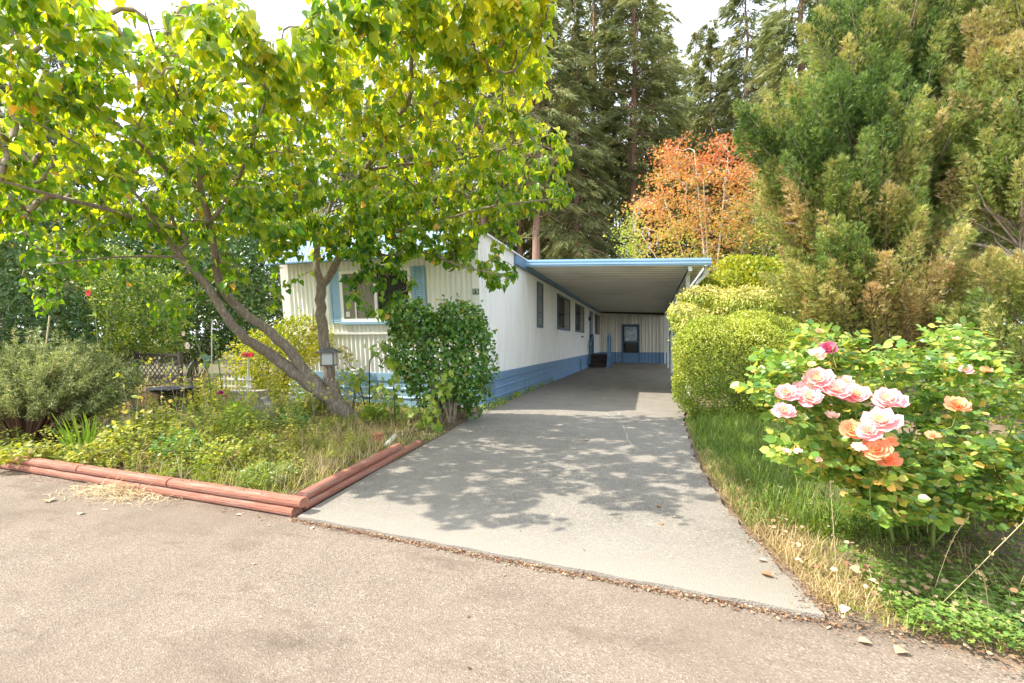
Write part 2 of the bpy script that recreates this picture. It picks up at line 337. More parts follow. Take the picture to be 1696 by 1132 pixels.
# road: asphalt in front, its far edge follows the photograph's slight slant
ROADE = lambda x: 2.56 - .075*(x+2.4) if x > -2.4 else 2.56 + .04*(-2.4-x)
xs = np.linspace(-30, 30, 121)
b = MB(); b.strip([(x, -9, 0) for x in xs], [(x, ROADE(x)+.45, 0) for x in xs]); tag(b.build('road', M['asphalt']), kind='structure')
# concrete driveway slab: outline left side and right side from the road to the carport's back
def smooth(a, n=6):
    o = []
    for i in range(len(a)-1):
        for k in range(n): o.append(tuple(np.array(a[i])*(1-k/n)+np.array(a[i+1])*k/n))
    return o+[a[-1]]
left = [(-2.36, 2.56), (-2.47, 3.6), (-2.56, 4.8), (-2.6, 5.4), (-2.72, 6.3), (-2.86, 7.4), (-2.86, 9), (-2.86, 27.1)]
right = [(.75, 2.33), (.7, 2.62), (.62, 3.05), (.55, 3.5), (.49, 4.3), (.46, 5.2), (.5, 7.4), (.7, 9.5), (1.0, 11), (1.0, 27.1)]
def lerp_side(side, y):
    ys = [p[1] for p in side]; return float(np.interp(y, ys, [p[0] for p in side]))
ysd = list(np.linspace(2.6, 8, 60)) + list(np.linspace(8.2, 27.1, 60))
DH = .028
def edge_n(y, s): return .012*math.sin(y*13+s)+.008*math.sin(y*31+2*s)
b = MB(); Lf = [(lerp_side(left, y), y, DH) for y in ysd]; Rt = [(lerp_side(right, y)+edge_n(y, 1), y, DH) for y in ysd]
fr = [(x, ROADE(x)+.006*math.sin(x*17), DH) for x in np.linspace(-2.36, .75, 40)]
b.strip([(p[0], ROADE(p[0])+.006*math.sin(p[0]*17), DH) for p in fr], [(x*1.0+(lerp_side(left, 2.6)-(-2.36))*(1-i/39)+((lerp_side(right, 2.6)-.75)*(i/39)), 2.6, DH) for i, (x, _, _) in enumerate(fr)])
b.strip(Lf, Rt)
b.strip([(p[0], p[1], -.04) for p in fr], fr)
b.strip(Rt, [(p[0], p[1], -.04) for p in Rt])
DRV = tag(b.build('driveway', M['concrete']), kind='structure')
M['filler'] = surf('crack_filler', (.4, .385, .34), .85, .12, 40)
def crack(path, wd, h=DH+.004):
    pts = [np.array(gnd(u, v, DH)[:2]) for u, v in path]; q = []
    for i in range(len(pts)-1):
        n = max(2, int(np.linalg.norm(pts[i+1]-pts[i])/.05))
        for k in range(n): q.append(pts[i]*(1-k/n)+pts[i+1]*k/n)
    q.append(pts[-1]); q = np.array(q); j = np.cumsum(rng.normal(0, .006, q.shape), 0); j -= np.linspace(0, 1, len(q))[:, None]*j[-1]; q = q+j
    A = []; B = []
    for i in range(len(q)):
        d = q[min(i+1, len(q)-1)]-q[max(i-1, 0)]; d = d/np.linalg.norm(d); n = np.array((-d[1], d[0])); ww = wd*random.uniform(.25, 1.0)*.75
        A.append((*(q[i]+n*ww), h)); B.append((*(q[i]-n*ww), h))
    MB().strip(A, B).build('sealed_crack', M['filler'], DRV)
crack([(900, 764), (935, 759), (1000, 757), (1040, 750), (1080, 746), (1135, 750)], .011)
crack([(998, 683), (1012, 691), (1030, 704), (1038, 720), (1046, 738)], .012)
crack([(1028, 682), (1022, 690), (1014, 694)], .012)
crack([(960, 679), (1010, 680.5), (1062, 683)], .012)
crack([(930, 687), (975, 687.5)], .012)
crack([(1080, 685), (1125, 686)], .02)
# garden bed soil left, verge soil right, small path behind the garden
b = MB(); gx = np.linspace(-16, -2.5, 70)
rows = np.linspace(0, 1, 34); grid = []
for r_ in rows:
    row = []
    for x in gx:
        y0 = ROADE(x)+.16; y = y0+(12.5-y0)*r_; xx = min(x, lerp_side(left, y)+.0) if x > -3.2 else x
        h = .055+.035*math.sin(x*2.1+y)+.02*math.sin(x*5.3-y*3.7); h = h*min(1, r_*8+.3)
        if x > -3.3: h = h*max(0, min(1, (-2.5-x)/.5))+.02
        row.append((xx, y, h))
    grid.append(row)
for i in range(len(grid)-1): b.strip(grid[i], grid[i+1])
tag(b.build('garden_soil', M['soil'], smooth=True), kind='structure')
b = MB(); ys = np.linspace(1.4, 12, 50); grid = []
for y in ys:
    row = []
    for r_ in np.linspace(0, 1, 30):
        x0 = lerp_side(right, y) if y > 2.33 else .8+(2.33-y)*4.5; x = x0+(9-x0)*r_
        row.append((x, y, -.008+.09*min(1, r_*9)*(1+.3*math.sin(x*3+y*2.3))))
    grid.append(row)
for i in range(len(grid)-1): b.strip(grid[i], grid[i+1])
tag(b.build('verge_soil', M['dirt'], smooth=True), kind='structure')

# ------------------------------------------------------------------ mobile home
HX0, HX1, HY0, HY1 = -7.17, -2.86, 7.5, 27.1
def front_y(h): return HY0 - (h-.66)*.1 if h > .66 else HY0
home = thing('mobile_home', (-5, 17, 0), 'long white ribbed metal mobile home with blue skirting, shutters and eave trim', 'mobile home')
# ribbed long wall beside the driveway
def rib_wall(y0, y1, x, lo, hi, pitch, dep, sgn=1):
    b = MB(); A = []; B = []; y = y0
    while y < y1-1e-6:
        for fr_, d in ((0, 0), (.8, 0), (.85, dep), (.95, dep)):
            yy = min(y+fr_*pitch, y1); A.append((x+sgn*d, yy, lo(yy))); B.append((x+sgn*d, yy, hi(yy)))
        y += pitch
    A.append((x, y1, lo(y1))); B.append((x, y1, hi(y1))); return b.strip(A, B)
lo = lambda y: .66 if y >= HY0 else .66+(HY0-y)/.1
rib_wall(front_y(2.86), HY1, HX1, lo, lambda y: 3.2, .105, -.026, 1).build('side_wall', M['white'], home)
MB().quad((HX0, HY1, 0), (HX0, HY0, 0), (HX0, HY0, .66), (HX0, front_y(2.86), 2.86), (HX0, front_y(2.86), 3.2), (HX0, HY1, 3.2)).build('side_wall', M['white'], home)
MB().quad((HX0, HY1, 0), (HX1, HY1, 0), (HX1, HY1, 3.2), (HX0, HY1, 3.2)).build('rear_wall', M['white'], home)
# corrugated front wall, leaning out towards the top
def corr(x0, x1, h0, h1, off=0):
    b = MB(); A = []; B = []; n = int((x1-x0)/.1*8)
    for i in range(n+1):
        x = x0+(x1-x0)*i/n; d = .014*math.cos(2*math.pi*(x-x0)/.1)
        A.append((x, front_y(h0)-d+off, h0)); B.append((x, front_y(h1)-d+off, h1))
    return b.strip(A, B)
corr(HX0+.2, HX1-.13, .66, 1.4).build('front_wall', M['cream'], home, smooth=True)
corr(HX0+.2, HX1-.13, 1.44, 2.86).build('front_wall', M['cream'], home, smooth=True)
b = MB(); b.prism([(HX0, front_y(1.395)-.02, 1.395), (HX0, front_y(1.395)-.038, 1.4), (HX0, front_y(1.445)-.038, 1.44), (HX0, front_y(1.445)-.01, 1.445)], (HX1-HX0-.004, 0, 0)); b.build('belt_trim', M['cream'], home)
for xa, xb in ((HX0, HX0+.2), (HX1-.13, HX1+.003)):
    b = MB(); b.prism([(xa, front_y(h)+dy, h) for h, dy in ((.66, -.02), (2.86, -.02), (2.86, .05), (.66, .05))], (xb-xa, 0, 0)); b.build('corner_trim', M['cream'] if xa < -4 else M['white'], home)
# skirting with pressed ridges
prof = [(0, 0), (.0, .17), (.014, .18), (.014, .2), (.0, .215), (.0, .34), (.014, .35), (.014, .37), (0, .385), (0, .5), (.02, .51), (.028, .655), (0, .66)]
for k in range(7):
    ya = HY0+k*2.8; yb = min(HY1, ya+2.79)
    MB().strip([(HX1+d+.006, ya, h) for d, h in prof], [(HX1+d+.006, yb, h) for d, h in prof]).build('skirt_panel', M['blue'], home)
for k in range(3):
    xa = HX0+.02+k*1.43; xb = xa+1.424
    MB().strip([(xb, HY0-d-.004, h) for d, h in prof], [(xa, HY0-d-.004, h) for d, h in prof]).build('skirt_panel', M['blue_light'], home)
MB().box((HX1-.09, HY0-.03, 0), (HX1+.045, HY0+.07, .6)).build('corner_post', M['blue'], home, bevel=.008)
v_ = MB().box((HX1+.02, 7.78, .27), (HX1+.034, 8.1, .47)).build('vent', M['blue_dark'], home)
b = MB()
for k in range(7): b.box((HX1+.034, 7.8, .285+k*.025), (HX1+.042, 8.08, .297+k*.025))
b.build('louvre', M['blue'], v_)
ad = MB().box((HX1+.03, 19.3, .03), (HX1+.042, 20.5, .5)).build('skirt_hatch', M['blue'], home)
MB().box((HX1+.042, 19.95, .3), (HX1+.055, 20.02, .36)).build('latch', M['iron'], ad)
# roof with shallow crown, white coating
b = MB(); xr = np.linspace(HX0-.12, HX1+.06, 14); y0, y1 = 7.1, HY1+.1
hh = lambda x: 3.22+.14*math.cos((x-(HX0+HX1)/2)/(HX1-HX0+.2)*math.pi)
b.strip([(x, y0, hh(x)) for x in xr], [(x, y1, hh(x)) for x in xr]); b.strip([(x, y0, hh(x)-.035) for x in xr], [(x, y0, hh(x)) for x in xr])
b.strip([(x, y1, hh(x)) for x in xr], [(x, y1, hh(x)-.035) for x in xr])
for x in (xr[0], xr[-1]): b.quad((x, y0, hh(x)-.035), (x, y1, hh(x)-.035), (x, y1, hh(x)), (x, y0, hh(x)))
b.strip([(x, y1, hh(x)-.035) for x in xr], [(x, y0, hh(x)-.035) for x in xr])
rf = b.build('roof', M['roofw'], home)
MB().lathe((-5.6, 16, 3.3), [(.09, 0), (.09, .35), (.15, .36), (.15, .4), (.02, .48)], 12).build('vent_pipe', M['roofw'], rf)
# side eave fascia, blue, stands 7 cm proud
b = MB(); b.box((HX1+.005, 9.42, 2.97), (HX1+.05, HY1-.01, 3.18)); fs = b.build('side_fascia', M['blue'], home)
b = MB(); b.box((HX1+.05, 9.4, 2.955), (HX1+.07, HY1-.01, 2.985)); b.build('fascia_lip', M['blue_dark'], fs)
# front overhang: upright light-blue ribbed boards over a cream soffit
oh = MB(); oh.prism([(HX0-.05, 7.02, 2.8), (HX0-.05, 7.18, 2.8), (HX0-.05, 7.18, 2.86), (HX0-.05, 7.02, 2.86)], (4.3, 0, 0)); ohp = oh.build('front_overhang', M['cream'], home)
n = 56
for k in range(n):
    x = HX0-.05+k*4.3/n
    MB().prism([(x, 7.01, 2.79), (x, 6.96, 2.79), (x, 7.07, 3.2), (x, 7.12, 3.2)], (4.3/n-.012, 0, 0)).build('fascia_board', M['blue_light'], ohp)
MB().box((HX0-.07, 6.96, 2.765), (HX0+4.26, 7.04, 2.79)).build('drip_edge', M['blue'], ohp)
MB().prism([(HX0-.04, 7.04, 2.87), (HX0-.04, 7.12, 3.2), (HX0-.04, 7.16, 3.2), (HX0-.04, 7.16, 2.87)], (4.28, 0, 0)).build('overhang_backing', M['blue_dark'], ohp)
# windows
def side_window(y0, y1, h0, h1, panes, cur):
    x = HX1; fw = .075
    w_ = MB()
    w_.box((x, y0, h0), (x+.035, y0+fw, h1)).box((x, y1-fw, h0), (x+.035, y1, h1)).box((x, y0+fw, h0), (x+.035, y1-fw, h0+fw)).box((x, y0+fw, h1-fw), (x+.035, y1-fw, h1))
    wo = w_.build('window', M['blue_dark'], home, bevel=.004)
    MB().box((x+.002, y0+fw, h0+fw), (x+.008, y1-fw, h1-fw)).build('backing', M['dark'], wo)
    if cur: MB().box((x+.009, y0+(y1-y0)*cur[0], h0+fw), (x+.012, y0+(y1-y0)*cur[1], h1-fw)).build('curtain', M['curtain'], wo)
    MB().box((x+.016, y0+fw, h0+fw), (x+.02, y1-fw, h1-fw)).build('pane', M['glass'], wo)
    m_ = MB()
    for k in range(1, panes[1]): hz_ = h0+(h1-h0)*k/panes[1]; m_.box((x+.02, y0+fw, hz_-.018), (x+.032, y1-fw, hz_+.018))
    for k in range(1, panes[0]): yy = y0+(y1-y0)*k/panes[0]; m_.box((x+.0202, yy-.02, h0+fw), (x+.031, yy+.02, h1-fw))
    if m_.v: m_.build('glazing_bar', M['blue_dark'], wo)
side_window(11.5, 12.15, 1.64, 2.86, (1, 3), (.14, .86))
side_window(14.2, 16.55, 1.66, 2.82, (2, 1), (.52, .95))
side_window(17.9, 20.3, 1.66, 2.82, (2, 1), (.5, .95))
side_window(24.6, 26.7, 1.68, 2.8, (2, 1), (.55, .95))
MB().box((HX1, 19.6, 1.46), (HX1+.03, 20.1, 1.52)).build('mail_slot', M['iron'], home)
# side door
d_ = MB().box((HX1+.004, 22.35, .68), (HX1+.05, 23.35, 2.8)).build('door', M['blue_dark'], home, bevel=.01)
for k in range(4): MB().box((HX1+.052, 22.6, 1.75+k*.22), (HX1+.06, 23.1, 1.9+k*.22)).build('pane', M['milk'], d_)
MB().box((HX1+.05, 22.42, 1.5), (HX1+.1, 22.48, 1.62)).build('handle', M['iron'], d_)
pl = MB().box((HX1+.01, 21.95, 2.3), (HX1+.12, 22.08, 2.5)).build('porch_light', M['iron'], home, bevel=.02)
# big front window with shutters
def fp(x, h, off): return (x, front_y(h)-off, h)
def fpan(x0, x1, h0, h1, o0, o1):
    b = MB(); return b.prism([fp(x0, h0, o0), fp(x0, h0, o1), fp(x0, h1, o1), fp(x0, h1, o0)], (x1-x0, 0, 0))
wx0, wx1, wh0, wh1 = -5.74, -4.19, 1.64, 2.62
b = MB(); fw = .06
for args in ((wx0, wx0+fw, wh0, wh1), (wx1-fw, wx1, wh0, wh1), (wx0+fw, wx1-fw, wh0, wh0+fw), (wx0+fw, wx1-fw, wh1-fw, wh1)):
    q = fpan(*args, .0, .05); n0 = len(b.v); b.v += q.v; b.f += [tuple(i+n0 for i in f) for f in q.f]
fwin = b.build('window', M['cream'], home)
fpan(wx0+fw, wx1-fw, wh0+fw, wh1-fw, .016, .02).build('backing', M['dark'], fwin)
b = MB(); n = 30; A = []; B = []
for i in range(n+1):
    x = wx0+fw+(wx1-wx0)*.5*i/n; d = .024+.004*math.sin(i*1.4); A.append(fp(x, wh0+fw, d)); B.append(fp(x, wh1-fw, d))
b.strip(A, B).build('curtain', surf('net_curtain', (.62, .55, .45), .9, .06, 2), fwin, smooth=True)
fpan(wx0+fw, wx1-fw, wh0+fw, wh1-fw, .033, .036).build('pane', M['glass'], fwin)
for xm in ((wx0+wx1)/2+.02,): fpan(xm-.03, xm+.03, wh0+fw, wh1-fw, .036, .056).build('mullion', M['cream'], fwin)
fpan(wx0+.32, wx0+.345, wh0+fw, wh1-fw, .037, .045).build('glazing_bar', M['cream'], fwin)
fpan(wx0-.03, wx1+.03, wh0-.05, wh0-.002, .0, .075).build('window_sill', M['blue_light'], fwin)
fpan(wx0+.1, wx0+.19, wh0+.1, wh0+.2, .037, .039).build('sticker', M['whitepaint'], fwin)
for xa in (-5.99, -4.16):
    sh = fpan(xa, xa+.045, 1.62, 2.64, .014, .045); q = fpan(xa+.2, xa+.245, 1.62, 2.64, .014, .045)
    n0 = len(sh.v); sh.v += q.v; sh.f += [tuple(i+n0 for i in f) for f in q.f]
    sho = sh.build('shutter', M['blue_light'], home)
    for k in range(24):
        h = 1.63+k*.042
        MB().prism([fp(xa+.045, h, .018), fp(xa+.045, h, .042), fp(xa+.045, h+.036, .028), fp(xa+.045, h+.036, .016)], (.155, 0, 0)).build('slat', M['blue_light'], sho)
# house number plate 15
npo = fpan(-2.985, -2.868, 2.09, 2.19, .024, .03).build('number_plate', M['number'], home)
cu = bpy.data.curves.new('digits', 'FONT'); cu.body = '15'; cu.size = .115; cu.extrude = .002; cu.align_x = 'CENTER'; cu.align_y = 'CENTER'
to = bpy.data.objects.new('digits', cu); C.objects.link(to); dg = bpy.context.evaluated_depsgraph_get(); me = bpy.data.meshes.new_from_object(to.evaluated_get(dg)); bpy.data.objects.remove(to)
me.materials.clear(); me.materials.append(M['whitepaint']); do = bpy.data.objects.new('digits', me)
do.matrix_basis = Matrix.Translation(fp(-2.9265, 2.14, .034)) @ Matrix.Rotation(R(90)+math.atan(.1), 4, 'X'); link(do, npo)

# ------------------------------------------------------------------ carport
cp = thing('carport', (-.8, 18.7, 0), 'flat carport roof with pale blue front fascia and white posts over the driveway', 'carport')
CX0, CX1, CY0, CY1 = HX1+.075, 1.24, 10.21, 27.1
rt = lambda x: 3.2-.175*(x-CX0)/(CX1-CX0)
def panel(y0, y1):
    b = MB(); prof = []; y = y0
    while y < y1-.001:
        for f_, d in ((0, 0), (.1, 0), (.16, .035), (.84, .035), (.9, 0)): prof.append((min(y+f_*.125, y1), d))
        y += .125
    b.strip([(CX0, y, rt(CX0)-.12+d) for y, d in prof], [(CX1-.1, y, rt(CX1)-.12+d) for y, d in prof])
    return b
panel(CY0+.03, CY1).build('roof_pan', M['ceiling'], cp)
MB().quad((CX0, CY0+.02, rt(CX0)-.03), (CX1-.05, CY0+.02, rt(CX1)-.03), (CX1-.05, CY1, rt(CX1)-.03), (CX0, CY1, rt(CX0)-.03)).build('roof_top', M['roofw'], cp)
for k in range(56):
    y = CY0+.16+k*.3; MB().prism([(CX0, y, rt(CX0)-.122), (CX1-.1, y, rt(CX1)-.122), (CX1-.1, y+.012, rt(CX1)-.122), (CX0, y+.012, rt(CX0)-.122)], (0, 0, -.006)).build('pan_seam', M['blue_dark'] if 0 else M['seam'], cp)
gp = [(0, -.155), (.0, -.125), (-.018, -.12), (-.018, -.085), (-.004, -.08), (-.004, -.06), (-.018, -.055), (-.018, -.025), (-.006, -.02), (-.006, 0), (.03, 0), (.03, -.155), (0, -.155)]
b = MB(); b.strip([(CX0-.06, CY0+d, rt(CX0)+h) for d, h in gp], [(CX1, CY0+d, rt(CX1)+h) for d, h in gp])
b.quad(*[(CX1, CY0+d, rt(CX1)+h) for d, h in gp[:-1]]); b.quad(*[(CX0-.06, CY0+d, rt(CX0)+h) for d, h in gp[:-1]][::-1])
b.build('front_fascia', M['blue_light'], cp)
MB().box((CX1-.02, CY0+.031, rt(CX1)-.14), (CX1+.012, CY1, rt(CX1)-.004)).build('side_gutter', M['postwhite'], cp)
MB().box((.79, CY0+.05, rt(.83)-.27), (.87, CY1, rt(.83)-.122)).build('beam', M['postwhite'], cp)
MB().box((.775, CY0+.04, rt(.83)-.275), (.789, CY1, rt(.83)-.23)).build('beam_edge', M['steps'], cp)
for y in (10.9, 13.5, 16.1, 18.7, 22.3, 26.7):
    MB().box((.785, y-.045, DH), (.875, y+.045, rt(.83)-.27)).build('post', M['postwhite'], cp, bevel=.006)
MB().tube([(1.16, 10.5, 2.9), (1.16, 10.5, 2.78), (1.13, 10.5, 2.68), (1.0, 10.55, 2.55), (.965, 10.6, 2.46), (.965, 10.6, 2.0), (.965, 10.6, .05)], .038, 8).build('downspout', M['postwhite'], cp, smooth=True)
# storage room closing the carport's far end
sh = thing('storage_room', (-.9, 28.6, 0), 'beige ribbed storage room with blue base closing the far end of the carport', 'shed')
def back_strip(x0, x1, h0, h1, mat, name, yoff=0):
    b = MB(); A = []; B = []; x = x0
    while x < x1-1e-6:
        for f_, d in ((0, 0), (.5, 0), (.6, .014), (.9, .014)):
            xx = min(x+f_*.2, x1); A.append((xx, HY1-d-yoff, h0)); B.append((xx, HY1-d-yoff, h1))
        x += .2
    A.append((x1, HY1-yoff, h0)); B.append((x1, HY1-yoff, h1)); return b.strip(A, B).build(name, mat, sh)
for xa, xb in ((-2.85, -1.56), (-.56, 1.0)):
    back_strip(xa, xb, .66, 3.0, M['shed_wall'], 'wall_panel'); back_strip(xa, xb, DH-.01, .66, M['blue'], 'base_panel', .006)
back_strip(-1.56, -.56, 2.3, 3.0, M['shed_wall'], 'wall_panel')
MB().prism([(-2.78, HY1-.12, 2.98), (.78, HY1-.12, 2.8), (.78, HY1-.12, rt(.78)-.125), (-2.78, HY1-.12, rt(-2.78)-.125)], (0, .06, 0)).build('header', M['steps'], sh)
MB().box((-2.85, HY1+.03, 0), (1.0, HY1+3, 3.0)).build('shed_body', M['shed_wall'], sh)
MB().box((.98, HY1-.03, 0), (1.02, HY1+.02, 3.0)).build('corner_trim', M['postwhite'], sh)
dr = MB().box((-1.56, HY1-.045, .04), (-1.49, HY1+.02, 2.3)).box((-.63, HY1-.045, .04), (-.56, HY1+.02, 2.3)).box((-1.49, HY1-.044, 2.22), (-.63, HY1+.02, 2.3)).build('door', M['blue_dark'], sh)
MB().box((-1.49, HY1-.03, .04), (-.63, HY1-.0, .62)).build('kick_panel', M['blue'], dr)
MB().box((-1.49, HY1-.02, .62), (-.63, HY1-.0, 2.22)).build('backing', M['dark'], dr)
MB().box((-1.42, HY1-.03, 1.32), (-.7, HY1-.026, 2.15)).build('pane', surf('painted_reflection_glass', (.35, .4, .45), .15, .5, 5), dr)  # mottled pale colour stands in for foliage reflected in the upper glass
MB().box((-1.49, HY1-.036, 1.22), (-.63, HY1-.02, 1.3)).build('door_rail', M['blue_dark'], dr)
MB().box((-1.42, HY1-.03, .7), (-.7, HY1-.026, 1.2)).build('pane', M['glass'], dr)
MB().box((-1.53, HY1-.09, 1.1), (-1.5, HY1-.045, 1.16)).build('handle', M['iron'], dr)
# entry steps
st = thing('entry_steps', (-2.3, 22.5, DH), 'dark wooden steps with blue side rails at the mobile home side door', 'steps')
for k, (y, h) in enumerate(((21.55, .2), (21.85, .43), (22.15, .66))):
    MB().box((-2.8, y, h-.04), (-1.95, y+(.32 if k < 2 else 1.35), h)).build('tread', M['steps'], st, bevel=.006)
for k, y in enumerate((21.6, 21.9, 22.2)): MB().box((-2.78, y+.02, DH+.05), (-1.97, y+.04, .15+.23*k)).build('riser', M['steps'], st)
for x in (-2.84, -1.95):
    MB().prism([(x, 21.5, DH), (x, 21.5, .22), (x, 22.15, .7), (x, 23.55, .7), (x, 23.55, .6), (x, 22.3, .55), (x, 21.7, DH)], (.035, 0, 0)).build('stringer', M['blue'], st)
for x in (-2.80, -1.93):
    for y, h in ((21.62, 1.05 if x < -2.5 else 1.5), (22.9, 1.62)):
        MB().box((x, y, DH if x > -2.5 else .2), (x+.085, y+.085, h)).build('rail_post', M['blue'] if x > -2.5 else M['blue_dark'], st)
    MB().prism([(x+.01, 21.62, .95 if x < -2.5 else 1.4), (x+.01, 22.98, 1.55), (x+.01, 22.98, 1.68), (x+.01, 21.62, 1.1 if x < -2.5 else 1.56)], (.06, 0, 0)).build('handrail', M['blue'], st)
MB().prism([(-1.93, 22.98, DH), (-1.93, 22.98, 1.62), (-1.93, 23.2, 1.62), (-1.93, 23.2, DH)], (.05, 0, 0)).build('rail_board', M['postwhite'], st)

# ------------------------------------------------------------------ red timber edging, each timber an object
te = thing('timber_edging', (-2.45, 2.6, 0), 'red stained round landscape timbers stacked two high round the garden bed', 'timber edging')
def timber(p0, p1, mat, r=.035):
    p0 = Vector(p0); p1 = Vector(p1); n = 14; pts = [p0.lerp(p1, i/n)+Vector((0, random.uniform(-.002, .002), random.uniform(-.002, .002))) for i in range(n+1)]
    b = MB(); d = (p1-p0).normalized(); s = Vector((-d.y, d.x, 0)); k = 12
    for p in pts:
        for j in range(k):
            a = 2*math.pi*j/k; cx = math.copysign(abs(math.cos(a))**.75, math.cos(a)); cz = math.copysign(abs(math.sin(a))**.85, math.sin(a))
            b.v.append(tuple(p+s*cx*r*1.3+Vector((0, 0, cz*r))*(1+random.uniform(-.02, .02))))
    for i in range(n):
        for j in range(k): b.f.append((i*k+j, i*k+(j+1) % k, (i+1)*k+(j+1) % k, (i+1)*k+j))
    b.f.append(tuple(range(k))[::-1]); b.f.append(tuple(n*k+j for j in range(k)))
    return b.build('timber', mat, te, smooth=False, bevel=0)
e0 = lambda x, o: (x, ROADE(x)+.04+o)
xs_t = [-2.42, -4.06, -6.1, -8.2, -10.3]
for i in range(4):
    timber((*e0(xs_t[i]-.006, .012), .036), (*e0(xs_t[i+1]+.006, .012), .036), M['timber'])
for i, (a, b_) in enumerate(((-2.36, -3.72), (-3.74, -4.9), (-4.92, -6.7), (-6.72, -8.9), (-8.92, -10.9))):
    timber((*e0(a, .018), .103), (*e0(b_, .018), .103), M['timber'])
timber((-2.44, 2.69, .046), (-2.64, 4.78, .046), M['timber2']); timber((-2.45, 2.69, .113), (-2.62, 4.3, .113), M['timber2'])


# ------------------------------------------------------------------ growing things
def crown_twigs(skel, attr, rtip=.004, k=3, wiggle=.06, maxr=.05):
    """skel: list of (points, radii) limbs. Returns twig paths [(pts, radii)] from the skeleton to every attractor."""
    P = []; 
    for pts, rad in skel:
        pts = np.array([tuple(p) for p in pts]); n = len(pts)
        for i in range(n-1):
            m = max(1, int(np.linalg.norm(pts[i+1]-pts[i])/.15))
            for j in range(m): P.append(pts[i]*(1-j/m)+pts[i+1]*j/m)
        P.append(pts[-1])
    ns = len(P); P = np.array(P); par = [-1]*ns; attr = np.array(attr)
    d0 = np.array([np.min(np.sum((P-a)**2, 1)) for a in attr]); order = np.argsort(d0)
    ends = []; buf = np.zeros((ns+len(attr)*k, 3)); buf[:ns] = P; n = ns
    for ai in order:
        a = attr[ai]; d = np.sum((buf[:n]-a)**2, 1); j = int(np.argmin(d)); p = buf[j].copy(); v = a-p; L_ = np.linalg.norm(v); prev = j
        for i in range(1, k+1):
            t = i/k; q = p+v*t+rng.normal(0, wiggle*L_, 3)*(t < 1)+np.array((0, 0, .12*L_*math.sin(math.pi*t))); buf[n] = q; par.append(prev); prev = n; n += 1
        ends.append((ai, n-1))
    cnt = np.zeros(n)
    for ai, e in ends:
        q = e
        while q >= 0 and q >= ns: cnt[q] += 1; q = par[q]
    rad = np.minimum(maxr, rtip*np.sqrt(np.maximum(cnt, 1)))
    return buf[:n], par, rad, ns, dict(ends)
def tube_cloud(P, par, rad, ns, name, mat, parent, n=4):
    """thin twigs as one mesh of tapered prisms"""
    idx = np.arange(ns, len(P)); a = P[np.array(par)[idx]]; b = P[idx]; ra = rad[idx]; rb = rad[idx]*.85
    # start of a child uses at most the parent's radius
    d = unit(b-a+1e-9); o = unit(np.cross(d, rdir(len(d)))); o2 = np.cross(d, o); V = np.zeros((len(idx), 2*n, 3))
    for k in range(n):
        t = 2*math.pi*k/n; w_ = o*math.cos(t)+o2*math.sin(t); V[:, k] = a+w_*ra[:, None]; V[:, n+k] = b+w_*rb[:, None]
    faces = [(k, (k+1) % n, n+(k+1) % n, n+k) for k in range(n)]
    ob = bpy.data.objects.new(name, np_mesh(name, V, faces, len(idx), mat, None, True)); return link(ob, parent)
def limb(b, pts, rad, n=10, wob=.04):
    """smooth a limb path by Catmull-Rom and add a tube"""
    pts = [np.array(tuple(p)) for p in pts]; q = []; r = []
    for i in range(len(pts)-1):
        p0 = pts[max(i-1, 0)]; p1 = pts[i]; p2 = pts[i+1]; p3 = pts[min(i+2, len(pts)-1)]
        for k in range(4):
            t = k/4; q.append(.5*((2*p1)+(-p0+p2)*t+(2*p0-5*p1+4*p2-p3)*t*t+(-p0+3*p1-3*p2+p3)*t**3)); r.append(rad[i]*(1-t)+rad[i+1]*t)
    q.append(pts[-1]); r.append(rad[-1])
    for i in range(1, len(q)-1): q[i] = q[i]+rng.normal(0, r[i]*.09, 3)
    b.tube(q, r, n, wob=wob)
    return (q, r)
def inpoly(u, v, poly):
    c = False; n = len(poly)
    for i in range(n):
        x1, y1 = poly[i]; x2, y2 = poly[(i+1) % n]
        if (y1 > v) != (y2 > v) and u < (x2-x1)*(v-y1)/(y2-y1)+x1: c = not c
    return c

